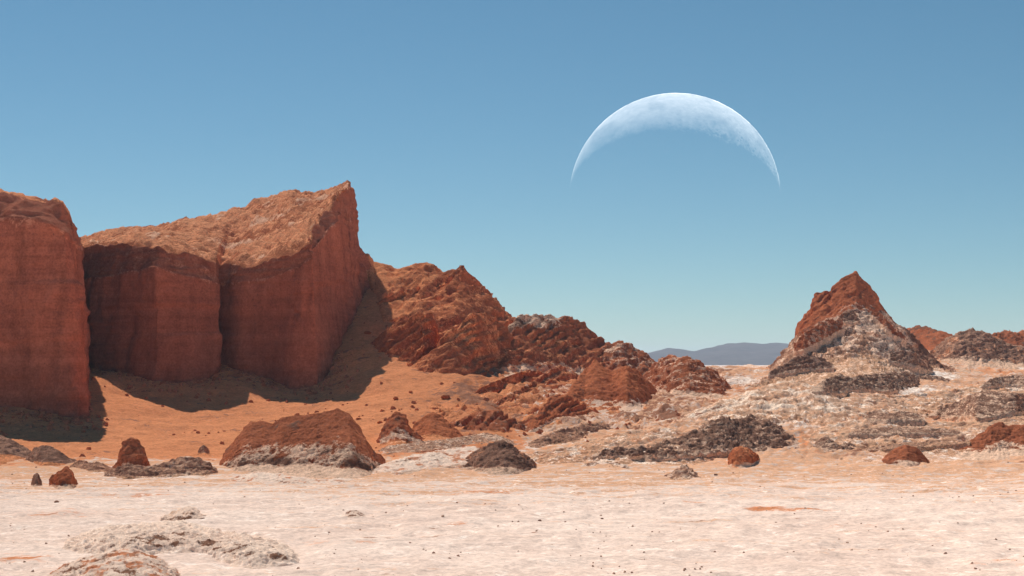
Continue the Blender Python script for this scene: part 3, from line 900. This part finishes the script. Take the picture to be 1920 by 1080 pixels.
# ------------------------------------------------------------------ pale eroded rises on the hillside
def rise(crest, base, label, dep, seed, **kw):
    kk = dict(nu=380, nv=170, rough=.8, rs=1.2, flute=1.0, facet=.14, dark=.16, salt=.36, tan=.55, sand=.42, apron=14, knee=.22, skirt=.3, strata=(.15, 2.2, .6))
    kk.update(kw)
    return hill('pale_rise', crest, base, M_hill, dep, label, 'hill', 'pale eroded rises on the hillside', seed=seed, **kk)
rise([(1215, 800), (1270, 782), (1320, 765), (1370, 748), (1420, 730), (1460, 716), (1490, 712), (1525, 722), (1565, 742), (1610, 768), (1650, 790)],
     [(1215, 810), (1270, 812), (1320, 812), (1370, 810), (1420, 806), (1460, 802), (1490, 804), (1525, 808), (1565, 812), (1610, 814), (1650, 814)],
     'whitish slope running down to the left from the pyramid hill', 38, 201, salt=.46, sand=.34)
rise([(1540, 742), (1590, 735), (1640, 738), (1690, 742), (1740, 735), (1790, 728), (1840, 722), (1900, 715), (1960, 712), (2040, 720)],
     [(1540, 785), (1590, 788), (1640, 788), (1690, 786), (1740, 784), (1790, 780), (1840, 775), (1900, 770), (1960, 768), (2040, 768)],
     'broad tan terrace of the hillside above the large jagged outcrop', 34, 203)
rise([(1500, 815), (1550, 798), (1600, 788), (1660, 786), (1720, 790), (1780, 792), (1840, 785), (1900, 778), (1960, 780), (2040, 790)],
     [(1500, 842), (1550, 846), (1600, 848), (1660, 848), (1720, 846), (1780, 846), (1840, 846), (1900, 846), (1960, 846), (2040, 846)],
     'lowest tan swell of the hillside behind the rounded red mound', 24, 205, dark=.28)
rise([(1000, 850), (1060, 838), (1120, 822), (1180, 808), (1230, 800), (1280, 806), (1320, 822), (1350, 838)],
     [(1000, 862), (1060, 866), (1120, 866), (1180, 864), (1230, 862), (1280, 860), (1320, 858), (1350, 856)],
     'low pale orange swell left of the broad mottled outcrop', 22, 207, sand=.45)

# ------------------------------------------------------------------ dark outcrops on the pale hillside
def outcrop(crest, base, label, dep=10, mat=None, seed=1, **kw):
    kk = dict(nu=260, nv=110, rough=1.35, rs=1.4, facet=.45, salt=.24, dark=.30, skirt=.12, tan=.44, strata=(.2, 1.4, .4), on_top=True, apron=3, knee=.05)
    dep = dep * 1.5
    kk.update(kw)
    return hill('rock_outcrop', crest, base, mat or M_dark, dep, label, 'rock outcrop', 'dark outcrops on the pale hillside', seed=seed, **kk)
outcrop([(1520, 728), (1545, 712), (1575, 702), (1600, 706), (1640, 700), (1670, 697), (1700, 698), (1725, 705), (1760, 704), (1790, 715)],
        [(1520, 735), (1545, 736), (1575, 736), (1600, 733), (1640, 732), (1670, 736), (1700, 734), (1725, 730), (1760, 726), (1790, 722)],
        'long dark band of rock at the foot of the pyramid hill', 12, seed=65, salt=.3)
outcrop([(1740, 778), (1770, 764), (1800, 752), (1830, 738), (1850, 731), (1870, 738), (1900, 737), (1940, 742), (1990, 760)],
        [(1740, 780), (1770, 780), (1800, 782), (1830, 784), (1852, 784), (1872, 782), (1900, 776), (1940, 774), (1990, 772)],
        'large dark jagged outcrop at the right edge of the hillside', 14, seed=67, salt=.12)
outcrop([(1618, 785), (1630, 770), (1645, 768), (1665, 775), (1690, 769), (1712, 771), (1735, 782)],
        [(1618, 787), (1630, 787), (1645, 788), (1665, 788), (1690, 788), (1712, 788), (1735, 788)],
        'small dark double-humped outcrop below the band of rock', 6, seed=69, nu=140, nv=60)
outcrop([(1110, 852), (1160, 843), (1220, 838), (1270, 822), (1310, 805), (1340, 788), (1360, 783), (1385, 788), (1405, 779), (1428, 781), (1455, 797), (1480, 815), (1510, 838)],
        [(1110, 855), (1160, 855), (1220, 856), (1270, 856), (1310, 853), (1340, 850), (1360, 848), (1385, 848), (1405, 848), (1428, 848), (1455, 846), (1480, 845), (1510, 843)],
        'broad dark mottled outcrop behind the orange boulder', 16, seed=71, nu=380, nv=140, salt=.3, dark=.42)
outcrop([(1515, 842), (1530, 828), (1548, 814), (1556, 820), (1570, 832), (1590, 826), (1605, 838)],
        [(1515, 844), (1530, 845), (1548, 846), (1558, 846), (1570, 845), (1590, 843), (1605, 843)],
        'little pointed dark outcrop right of the broad mottled one', 5, seed=73, nu=120, nv=60)
outcrop([(1590, 812), (1620, 803), (1660, 800), (1700, 802), (1740, 800), (1780, 804), (1810, 812)],
        [(1590, 815), (1620, 814), (1660, 814), (1700, 813), (1740, 813), (1780, 814), (1810, 814)],
        'low broken line of dark rock across the hillside', 5, seed=75, nu=260, nv=60)
outcrop([(1610, 842), (1650, 836), (1700, 828), (1740, 824), (1780, 822), (1820, 826)],
        [(1610, 845), (1650, 845), (1700, 842), (1740, 838), (1780, 834), (1820, 832)],
        'low grey rubbly rock line behind the rounded red mound', 5, seed=77, nu=220, nv=60, mat=M_crust)
outcrop([(1575, 858), (1600, 850), (1620, 848), (1645, 852), (1665, 850), (1690, 858)],
        [(1575, 860), (1600, 860), (1620, 860), (1645, 860), (1665, 860), (1690, 860)],
        'flat dark ledge left of the rounded red mound', 4, seed=79, nu=140, nv=50)
outcrop([(1840, 720), (1860, 708), (1880, 705), (1905, 700), (1930, 706), (1960, 715)],
        [(1840, 724), (1860, 724), (1880, 723), (1905, 722), (1930, 722), (1960, 722)],
        'small dark outcrop below the skyline at the right edge', 6, seed=81, nu=140, nv=60)

# ------------------------------------------------------------------ mounds at the edge of the plain
hill('red_ridge_mound',
     [(1765, 850), (1790, 838), (1820, 826), (1850, 806), (1875, 790), (1895, 800), (1920, 795), (1960, 790), (2010, 810)],
     [(1765, 852), (1790, 851), (1820, 852), (1850, 853), (1875, 852), (1895, 852), (1920, 853), (1960, 852), (2010, 850)],
     M_redpale, 12, 'long red mound with pale gullies at the right edge of the plain', 'mound', nu=260, nv=110, rough=.9, seed=85, flute=1.0,
     salt=lambda h, u, v: .62 * sstep(.6, .1, h))
hill('rounded_mound',
     [(1640, 872), (1655, 860), (1670, 846), (1682, 837), (1700, 833), (1718, 838), (1732, 852), (1745, 868)],
     [(1640, 874), (1655, 875), (1670, 876), (1682, 876), (1700, 877), (1718, 876), (1732, 874), (1745, 872)],
     M_redpale, 7, 'small rounded bright red mound at the edge of the plain', 'mound', nu=180, nv=100, rough=.6, seed=87, flute=.5,
     salt=lambda h, u, v: .6 * sstep(.42, .1, h))
hill('boulder',
     [(1364, 868), (1368, 850), (1376, 840), (1388, 835), (1404, 840), (1414, 848), (1422, 855)],
     [(1364, 873), (1370, 876), (1380, 877), (1390, 877), (1404, 876), (1414, 872), (1424, 862)],
     M_red, 5, 'squat orange-brown boulder standing before the dark mottled outcrop', 'boulder', nu=140, nv=90, rough=.5, seed=89, g=.45, facet=.6, sand=.35)
hill('grey_mound',
     [(1240, 898), (1258, 886), (1272, 876), (1285, 870), (1298, 880), (1308, 892), (1316, 898)],
     [(1240, 900), (1258, 901), (1272, 901), (1285, 901), (1298, 900), (1308, 899), (1316, 899)],
     M_crust, 5, 'small grey crusted mound alone on the pale plain', 'mound', nu=140, nv=80, rough=.9, seed=91, facet=.7, salt=.4, dark=.3)
hill('trapezoid_mound',
     [(412, 868), (428, 840), (448, 815), (470, 789), (490, 790), (512, 795), (530, 784), (560, 778), (600, 774), (632, 765), (655, 774), (672, 800), (690, 830), (705, 850), (726, 866)],
     [(412, 878), (430, 882), (450, 884), (472, 885), (492, 886), (512, 887), (532, 888), (560, 889), (600, 890), (632, 892), (655, 893), (672, 892), (690, 890), (705, 882), (726, 872)],
     M_redpale, 16, 'flat-topped dark red mound with a crumbly pale skirt', 'mound', nu=520, nv=240, rough=.26, rs=1.4, seed=95, flute=.55, facet=.14, g=.85, su=2, sv=3, dark=lambda h, u, v: .20 + .32 * sstep(.5, .1, h),
     salt=lambda h, u, v: .60 * sstep(.60, .34, h), skirt=.06,
     split=[('crust_skirt', .30, M_redpale, 'crumbly pale grey skirt'), ('crown', 1.0, M_redpale, 'smooth dark red crown')])
hill('pointed_mound',
     [(706, 832), (718, 805), (728, 785), (744, 768), (758, 778), (768, 800), (782, 815), (800, 828)],
     [(706, 836), (718, 838), (730, 838), (745, 838), (758, 838), (768, 836), (782, 834), (800, 832)],
     M_redpale, 10, 'small pointed red mound with a white mottled foot', 'mound', nu=180, nv=110, rough=.8, seed=97, facet=.8,
     salt=lambda h, u, v: .62 * sstep(.62, .4, h), dark=lambda h, u, v: .28)
hill('pointed_mound',
     [(768, 815), (780, 790), (795, 780), (812, 770), (830, 780), (845, 795), (862, 812), (880, 825)],
     [(768, 822), (780, 824), (796, 825), (812, 826), (830, 827), (846, 827), (862, 826), (880, 827)],
     M_red, 10, 'dark red roof-shaped mound beside the white-footed pointed one', 'mound', nu=180, nv=110, rough=.6, seed=99, salt=lambda h, u, v: .5 * sstep(.25, .05, h), dark=.2)
hill('low_bank',
     [(690, 888), (715, 872), (745, 862), (780, 852), (820, 846), (850, 840), (890, 836), (920, 850), (940, 870)],
     [(690, 892), (715, 893), (745, 893), (780, 890), (820, 885), (850, 880), (890, 878), (920, 876), (940, 876)],
     M_salt, 12, 'long low pale bank leading to the dark mound', 'mound', nu=260, nv=100, rough=.7, seed=103, facet=.5, sand=.38, dark=.22)
hill('dark_mound',
     [(862, 870), (885, 852), (905, 840), (925, 830), (943, 825), (962, 838), (980, 850), (995, 862), (1008, 878)],
     [(862, 878), (885, 882), (905, 886), (925, 888), (943, 889), (962, 889), (980, 888), (995, 885), (1008, 882)],
     M_dark, 10, 'dark domed mound with a reddish tip at the edge of the plain', 'mound', nu=220, nv=120, rough=.85, seed=105, facet=.8, salt=.22, dark=.4, sand=lambda h, u, v: .4 * sstep(.6, .9, h))
hill('dark_mound',
     [(-60, 850), (-30, 820), (0, 815), (20, 824), (40, 835), (58, 846), (75, 858)],
     [(-60, 858), (-30, 860), (0, 862), (20, 863), (40, 864), (58, 864), (75, 864)],
     M_dark, 10, 'dark brown mound cut off by the left picture edge', 'mound', nu=180, nv=90, rough=.8, seed=107, facet=.7, dark=.4, tan=.2)
hill('dark_mound',
     [(52, 860), (64, 840), (78, 835), (95, 836), (112, 846), (130, 858), (150, 868)],
     [(52, 868), (64, 872), (78, 874), (95, 875), (112, 875), (130, 874), (150, 873)],
     M_dark, 8, 'rounded dark brown mound below the shadow of the promontory', 'mound', nu=160, nv=90, rough=.7, seed=109, facet=.6, salt=.12, dark=.4, tan=.2)
hill('rubble_bank',
     [(135, 872), (150, 862), (170, 868), (185, 866), (205, 876)],
     [(135, 880), (150, 884), (170, 886), (185, 887), (205, 886)],
     M_crust, 5, 'low grey rubbly bank left of the crusted ridge', 'mound', nu=140, nv=60, rough=1.0, seed=110, facet=1.0, dark=.4)
hill('crusted_ridge',
     [(192, 890), (215, 880), (240, 870), (275, 876), (300, 872), (325, 862), (350, 855), (375, 860), (395, 874), (410, 886)],
     [(192, 894), (215, 897), (240, 898), (275, 898), (300, 897), (325, 897), (350, 896), (375, 895), (395, 893), (410, 890)],
     M_crust, 7, 'low dark grey crusted ridge at the foot of the rock pinnacle', 'mound', nu=280, nv=100, rough=1.1, seed=111, facet=1.1, dark=.48, salt=.35)
hill('rock_pinnacle',
     [(212, 880), (222, 862), (226, 845), (232, 828), (245, 821), (258, 823), (266, 836), (272, 850), (276, 868), (284, 880)],
     [(212, 886), (222, 888), (228, 889), (234, 889), (246, 890), (258, 890), (266, 889), (272, 888), (277, 887), (284, 886)],
     M_redpale, 4, 'knobbly reddish rock pinnacle standing on the crusted ridge', 'rock', nu=160, nv=120, rough=.7, seed=113, facet=1.0, g=.7,
     salt=lambda h, u, v: .55 * sstep(.5, .2, h) * sstep(.6, .3, u), dark=.3)
hill('red_rock_stack',
     [(92, 905), (100, 890), (110, 886), (118, 878), (124, 873), (132, 880), (138, 893), (146, 910)],
     [(92, 912), (100, 914), (110, 916), (118, 917), (125, 917), (133, 916), (139, 914), (146, 912)],
     M_red, 3.5, 'small dark red rock with two steps alone on the plain', 'rock', nu=120, nv=90, rough=.6, seed=115, facet=1.0, g=.6, dark=lambda h, u, v: .5 * sstep(.45, .2, h))
hill('small_rock',
     [(58, 908), (62, 895), (66, 887), (70, 886), (74, 895), (79, 906)],
     [(58, 911), (62, 913), (66, 914), (70, 914), (74, 913), (79, 911)],
     M_dark, 2, 'little dark upright rock left of the red stepped rock', 'rock', nu=80, nv=60, rough=.5, seed=117, facet=.8, g=.6)
hill('small_rock',
     [(371, 846), (376, 838), (382, 833), (388, 839), (393, 847)],
     [(371, 850), (376, 851), (382, 852), (388, 851), (393, 850)],
     M_dark, 2, 'tiny dark rock on the orange sand left of the flat-topped mound', 'rock', nu=70, nv=60, rough=.5, seed=119, facet=.8, g=.6)
hill('plain_bank',
     [(430, 898), (455, 890), (480, 884), (520, 888), (550, 893), (590, 898), (640, 897), (690, 900)],
     [(430, 903), (455, 905), (480, 908), (520, 910), (550, 912), (590, 912), (640, 910), (690, 906)],
     M_salt, 6, 'low pale bank before the flat-topped mound', 'mound', nu=260, nv=70, rough=.7, seed=121, facet=.6, dark=lambda h, u, v: .45 * sstep(.3, .5, u) * sstep(.7, .3, h), sand=.3)

# ------------------------------------------------------------------ salt crust mounds in the foreground
hill('salt_mound',
     [(300, 972), (315, 966), (335, 957), (352, 950), (365, 953), (378, 965), (392, 975)],
     [(300, 977), (315, 979), (335, 980), (352, 981), (365, 981), (378, 980), (392, 978)],
     M_salt, 5, 'small salt crust mound behind the big foreground one', 'mound', 'salt crust mounds in the foreground', nu=180, nv=80, rough=1.0, seed=123, facet=.8, flute=1., dark=lambda h, u, v: .12 + .32 * sstep(.7, .2, v) * sstep(-.3, .0, v), tan=.35, g=.6, skirt=0, apron=3, knee=.3)
hill('salt_mound',
     [(120, 1020), (160, 1000), (200, 988), (250, 985), (300, 980), (340, 978), (380, 988), (420, 998), (470, 1006), (515, 1015), (545, 1030), (570, 1050)],
     [(120, 1032), (160, 1040), (200, 1046), (250, 1050), (300, 1046), (340, 1042), (380, 1044), (420, 1052), (470, 1060), (515, 1062), (545, 1061), (570, 1056)],
     M_salt, 11, 'big pale salt crust mound with crumbling dark edges', 'mound', 'salt crust mounds in the foreground', nu=460, nv=190, rough=.95, rs=1.3, seed=125, facet=.22, g=.5, flute=.9, apron=12, knee=.25, skirt=.3, skch=0,
     dark=lambda h, u, v: .10 + .34 * sstep(.65, .25, v) * sstep(-.35, .0, v) * sstep(.12, .3, u), salt=.25, tan=.25)
hill('salt_mound',
     [(90, 1082), (120, 1062), (160, 1046), (210, 1034), (250, 1030), (280, 1040), (310, 1056), (340, 1078)],
     [(90, 1092), (120, 1100), (160, 1108), (210, 1112), (250, 1114), (280, 1112), (310, 1104), (340, 1094)],
     M_salt, 9, 'reddish brown salt crust mound cut by the bottom edge', 'mound', 'salt crust mounds in the foreground', nu=300, nv=140, rough=.7, rs=1.4, seed=127, facet=.2, g=.7, flute=.9, sand=.42, dark=.30, tan=.3, skirt=.3, skch=0, apron=10)
hill('salt_mound',
     [(632, 972), (645, 964), (658, 957), (670, 957), (680, 963), (692, 972)],
     [(632, 974), (645, 975), (658, 976), (670, 976), (680, 975), (692, 974)],
     M_salt, 3.5, 'lone little brownish salt mound on the open plain', 'mound', 'salt crust mounds in the foreground', nu=120, nv=60, rough=.6, seed=129, facet=.6, dark=.45, g=.6)
hill('salt_mound',
     [(1085, 874), (1105, 868), (1130, 866), (1155, 868), (1180, 874)],
     [(1085, 877), (1105, 878), (1130, 878), (1155, 878), (1180, 877)],
     M_salt, 4, 'low brown crust hummock below the pale slope right of the dark mound', 'mound', nu=120, nv=50, rough=.9, seed=131, facet=.9, dark=.45)
print('hills', time.time() - T0)

# ------------------------------------------------------------------ loose stones on the plain
def stone_mesh(seed):
    rs = np.random.RandomState(seed)
    nu, nv = 12, 8
    th = np.linspace(0, 2 * np.pi, nu, endpoint=False)
    ph_ = np.linspace(-.5 * np.pi + .05, .5 * np.pi - .05, nv)
    T, PH = np.meshgrid(th, ph_, indexing='ij')
    P = np.stack([np.cos(T) * np.cos(PH), np.sin(T) * np.cos(PH), np.sin(PH)], -1)
    P = P * (1 + .5 * fbm(P * 1.3, 2, seed=seed)[..., None]) * np.array([1, .8, .6])
    return grid_mesh('stone', P, None, wrap=True, smooth=False)
stone_ms = [stone_mesh(s) for s in range(5)]
for m_ in stone_ms:
    m_.materials.append(M_dark)
stone_rd = [stone_mesh(s) for s in range(5, 8)]
for m_ in stone_rd:
    m_.materials.append(M_red)
STONES = [(1012, 980, 3.4, 'largest dark stone on the open plain below the small grey mound'),
          (1060, 982, 2.4, 'dark stone just right of the largest stone'),
          (1129, 975, 2.8, 'dark stone alone in the middle of the pale plain'),
          (1180, 948, 2.0, 'small dark stone upper one of two near the red streak'),
          (1245, 946, 2.4, 'upright dark stone left of the red streak'),
          (961, 984, 2.0, 'small dark stone left of the largest stone'),
          (1712, 936, 2.2, 'dark stone first in the row on the right of the plain'),
          (1798, 934, 1.8, 'dark stone second in the row on the right of the plain'),
          (1825, 934, 2.0, 'dark stone third in the row on the right of the plain'),
          (1890, 924, 1.8, 'dark stone last in the row near the right picture edge'),
          (857, 948, 2.4, 'dark stone on the plain right of the lone little mound'),
          (106, 946, 5.0, 'flat dark stone on the plain below the red stepped rock'),
          (68, 881, 2.5, 'tiny dark stone behind the little upright rock'),
          (1342, 895, 3.6, 'dark stone right of the small grey mound'),
          (1573, 1018, 2.2, 'faint flat stone in the right foreground of the plain')]
for i, (px, py, r, lab) in enumerate(STONES):
    d = ground_d(px, py)
    rad = r * d / F
    c = W(px, py, d)
    o = bpy.data.objects.new('stone', stone_ms[i % 5])
    col.objects.link(o)
    o.location = (c[0], c[1], float(gz(c[0], c[1])[0]) + rad * .25)
    o.scale = (rad, rad, rad)
    o.rotation_euler = (0, 0, i * 1.7)
    o['label'] = lab
    o['category'] = 'stone'
    o['group'] = 'loose stones on the plain'

BOULD = [(690, 626, 5.5, 'dark red boulder high on the talus near the mesa shadow'),
         (742, 756, 6, 'dark red boulder on the orange sand above the pointed mound'),
         (836, 754, 7, 'widest dark red boulder on the sand below the ridge crags'),
         (712, 796, 4.5, 'small red boulder on the sand left of the pointed mound'),
         (770, 742, 4, 'small red boulder on the sand midway below the ridge'),
         (672, 792, 3.5, 'tiny red boulder on the sand right of the flat-topped mound'),
         (820, 772, 4, 'small red boulder just above the roof-shaped mound')]
for i, (px, py, r, lab) in enumerate(BOULD):
    d = ground_d(px, py)
    rad = r * d / F
    c = W(px, py, d)
    o = bpy.data.objects.new('boulder', stone_rd[i % 3])
    col.objects.link(o)
    o.location = (c[0], c[1], float(gz(c[0], c[1])[0]) + rad * .3)
    o.scale = (rad * 1.3, rad, rad)
    o.rotation_euler = (.2 * (i % 3), 0, i * 1.3)
    o['label'] = lab
    o['category'] = 'boulder'
    o['kind'] = 'thing'
    o['group'] = 'fallen boulders on the orange talus'

# ------------------------------------------------------------------ gravel on the plain and scree below the cliffs (uncountable)
def scatter(name, x, d, r, mat, label, seed, z=None):
    rs = np.random.RandomState(seed)
    n = len(x)
    base = np.array([[1, 0, -.5], [.3, .95, -.5], [-.8, .6, -.5], [-.8, -.6, -.5], [.3, -.95, -.5], [.5, .2, .45], [-.3, .4, .6], [-.2, -.5, .4]])
    V = base[None] * (1 + rs.uniform(-.35, .35, (n, 8, 3)))
    th = rs.uniform(0, 6.28, n)
    c, s_ = np.cos(th)[:, None], np.sin(th)[:, None]
    V = np.stack([V[..., 0] * c - V[..., 1] * s_, V[..., 0] * s_ + V[..., 1] * c, V[..., 2]], -1) * r[:, None, None]
    V += np.stack([x, d, (gz(x, d) if z is None else z) + r * .12], -1)[:, None]
    tri = np.array([[0, 1, 5], [1, 6, 5], [1, 2, 6], [2, 3, 6], [3, 7, 6], [3, 4, 7], [4, 0, 7], [0, 5, 7], [5, 6, 7]])
    Fc = (tri[None] + 8 * np.arange(n)[:, None, None]).reshape(-1, 3)
    me = bpy.data.meshes.new(name)
    me.from_pydata(V.reshape(-1, 3).tolist(), [], Fc.tolist())
    me.attributes.new('mask', 'FLOAT_COLOR', 'POINT').data.foreach_set('color', np.zeros(n * 8 * 4, np.float32))
    link(name, me, mat, kind='stuff', label=label)
M_peb = rock_mat('gravel', (.50, .34, .26), (.34, .20, .145), bump=.2)
M_scree = rock_mat('scree', (.50, .20, .115), (.36, .13, .075), bump=.3)
rs_ = np.random.RandomState(3)
n_ = 6500
px_ = rs_.uniform(-120, 2040, n_)
d_ = F * H / (200 + 215 * rs_.uniform(0, 1, n_) ** 1.3)
x_ = (px_ - 960) * d_ / F
ok_ = rs_.uniform(-.25, .55, n_) < fbm(np.stack([x_ / 14, d_ / 9, 0 * x_], -1), 3, seed=71)
x_, d_ = x_[ok_], d_[ok_]
scatter('gravel', x_, d_, .025 + .16 * rs_.uniform(0, 1, len(x_)) ** 8, M_peb, 'small brown gravel strewn over the pale plain', 4)
# scree: thick at the foot of the cliffs, thinning out over the talus
xs_, ds_ = [], []
for cols_, m_n in ((mesa_cols[:15], 1500), (prom_cols[2:10], 700)):
    c_ = np.array([q[0] for q in cols_])
    t_ = rs_.uniform(0, len(c_) - 1.001, m_n)
    k_ = t_.astype(int)
    f_ = (t_ - k_)[:, None]
    q_ = c_[k_] * (1 - f_) + c_[k_ + 1] * f_
    off = rs_.exponential(5.5, m_n)
    xs_.append((q_[:, 0] - 960) * q_[:, 2] / F + off * rs_.uniform(-.2, .5, m_n))
    ds_.append(q_[:, 2] - 1.0 - off)
m_n = 2600                                        # over the sand between the mesa, the ridge and the mounds
px_ = rs_.uniform(600, 1400, m_n)
dd_ = rs_.uniform(235, 385, m_n)
xx_ = (px_ - 960) * dd_ / F
ok_ = rs_.uniform(-.1, .5, m_n) < fbm(np.stack([xx_ / 16, dd_ / 16, 0 * xx_], -1), 3, seed=77)
xs_.append(xx_[ok_])
ds_.append(dd_[ok_])
m_n = 1800
px_ = rs_.uniform(-100, 620, m_n)
dd_ = rs_.uniform(215, 330, m_n)
xx_ = (px_ - 960) * dd_ / F
ok_ = rs_.uniform(.0, .55, m_n) < fbm(np.stack([xx_ / 16, dd_ / 16, 0 * xx_], -1), 3, seed=79)
xs_.append(xx_[ok_])
ds_.append(dd_[ok_])
xs_, ds_ = np.concatenate(xs_), np.concatenate(ds_)
scatter('scree', xs_, ds_, .10 + .75 * rs_.uniform(0, 1, len(xs_)) ** 5, M_scree, 'broken red scree lying at the foot of the cliffs and over the sand', 5)

# ------------------------------------------------------------------ far mountains
def mountains():
    D = 9000.
    cr = [(1000, 690), (1150, 680), (1200, 668), (1225, 664), (1250, 657), (1275, 658), (1300, 663), (1330, 656), (1365, 650), (1390, 646), (1430, 646), (1465, 648), (1500, 652), (1600, 660), (1750, 664), (1900, 672)]
    cols = [[(p[0], 694, D - 1800), (p[0], p[1], D), (p[0], 700, D + 1200)] for p in cr]
    P, tv, tu = loft(cols, [60, 10], 240, 2, 2)
    h = sstep(.05, .5, tv)[None, :]
    P[..., 2] += h * (ridged(P / np.array([420, 700, 300.]), 4, seed=3) * 26 + fbm(P / 150, 3, seed=4) * 9)
    link('mountains', grid_mesh('mountains', P), M_far, kind='structure', label='blue-grey mountain range far behind the badlands', origin=(P[..., 0].mean(), D, 0))
mountains()

# ------------------------------------------------------------------ daytime moon
def moon():
    D = 40000.
    R = 196.5 * D / F
    c = W(1264, 374, D)
    v = c - np.array([0, 0, H]); v /= np.linalg.norm(v)
    right = np.cross(v, [0, 0, 1]); right /= np.linalg.norm(right)
    up = np.cross(right, v)
    tilt = math.radians(-1.5)
    up, right = up * math.cos(tilt) - right * math.sin(tilt), right * math.cos(tilt) + up * math.sin(tilt)
    Ls = up * .765 + v * .644                      # hand-set light direction for the crescent, apart from the sun lamp
    nu, nv = 260, 100
    # meridians from horn to horn, between the limb and the terminator
    lon = np.linspace(0.0, 1.0, nv)
    lat = np.linspace(-.5 * np.pi, .5 * np.pi, nu)
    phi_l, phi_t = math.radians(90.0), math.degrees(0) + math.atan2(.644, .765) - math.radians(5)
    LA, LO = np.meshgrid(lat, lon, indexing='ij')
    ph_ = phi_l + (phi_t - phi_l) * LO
    n = (right[None, None] * np.sin(LA)[..., None] + (up[None, None] * np.sin(ph_)[..., None] - v[None, None] * np.cos(ph_)[..., None]) * np.cos(LA)[..., None])
    rel = fbm(n * 14, 4, .65, seed=3) * .6 + ridged(n * 30, 3, .6, seed=5) * .35
    uv = np.stack([(n @ right), (n @ up)], -1)
    for k_, am_ in ((8., .2), (19., .34), (37., .3)):
        w_ = worley(uv * k_ + k_)
        rel = rel + am_ * (np.exp(-((w_ - .34) / .07) ** 2) - .9 * sstep(.34, .12, w_)) * sstep(-.5, .6, np.sin(LA) + .3) * sstep(-.25, .3, fbm(n * k_ * .6, 2, seed=int(k_)))
    # crescent shading painted into the emission: Lambert with rough relief near the terminator
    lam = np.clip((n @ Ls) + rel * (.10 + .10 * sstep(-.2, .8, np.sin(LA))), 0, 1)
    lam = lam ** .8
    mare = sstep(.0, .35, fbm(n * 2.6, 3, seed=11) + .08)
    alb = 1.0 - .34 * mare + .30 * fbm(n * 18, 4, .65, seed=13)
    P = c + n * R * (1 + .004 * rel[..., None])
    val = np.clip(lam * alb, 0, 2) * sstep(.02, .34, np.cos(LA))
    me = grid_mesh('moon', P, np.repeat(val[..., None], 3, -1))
    m = bpy.data.materials.new('painted_moonlight')
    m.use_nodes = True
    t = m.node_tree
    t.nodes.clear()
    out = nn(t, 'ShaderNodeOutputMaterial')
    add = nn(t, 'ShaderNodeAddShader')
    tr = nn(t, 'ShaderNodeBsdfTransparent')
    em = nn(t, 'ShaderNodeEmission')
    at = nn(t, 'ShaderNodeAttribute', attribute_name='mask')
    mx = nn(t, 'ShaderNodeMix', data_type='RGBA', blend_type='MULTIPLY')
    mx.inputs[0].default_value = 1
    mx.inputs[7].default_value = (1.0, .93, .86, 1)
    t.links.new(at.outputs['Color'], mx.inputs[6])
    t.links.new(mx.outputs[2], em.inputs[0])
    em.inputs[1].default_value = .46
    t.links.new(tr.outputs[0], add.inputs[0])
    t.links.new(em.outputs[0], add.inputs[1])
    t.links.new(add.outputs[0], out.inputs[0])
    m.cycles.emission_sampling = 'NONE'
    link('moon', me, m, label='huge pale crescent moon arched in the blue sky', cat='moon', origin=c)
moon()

# ------------------------------------------------------------------ haze
hz_me = bpy.data.meshes.new('haze')
hx, hz0, hz1 = 15000., -4., 150.
hv_ = [(x, y, z) for x in (-hx, hx) for y in (-hx, hx) for z in (hz0, hz1)]
hz_me.from_pydata(hv_, [], [(0, 1, 3, 2), (4, 6, 7, 5), (0, 4, 5, 1), (2, 3, 7, 6), (0, 2, 6, 4), (1, 5, 7, 3)])
hm_ = bpy.data.materials.new('haze')
hm_.use_nodes = True
hm_.node_tree.nodes.clear()
ho = hm_.node_tree.nodes.new('ShaderNodeOutputMaterial')
hp = hm_.node_tree.nodes.new('ShaderNodeVolumePrincipled')
hp.inputs['Color'].default_value = (.60, .76, 1.0, 1)
hp.inputs['Density'].default_value = 5.5e-5
hp.inputs['Anisotropy'].default_value = 0.0
hm_.node_tree.links.new(hp.outputs[0], ho.inputs['Volume'])
link('haze', hz_me, hm_, kind='stuff', label='thin blue haze over the whole valley')
print('done', time.time() - T0, 'tris', sum(len(o.data.polygons) * 2 for o in sc.objects if o.type == 'MESH'))
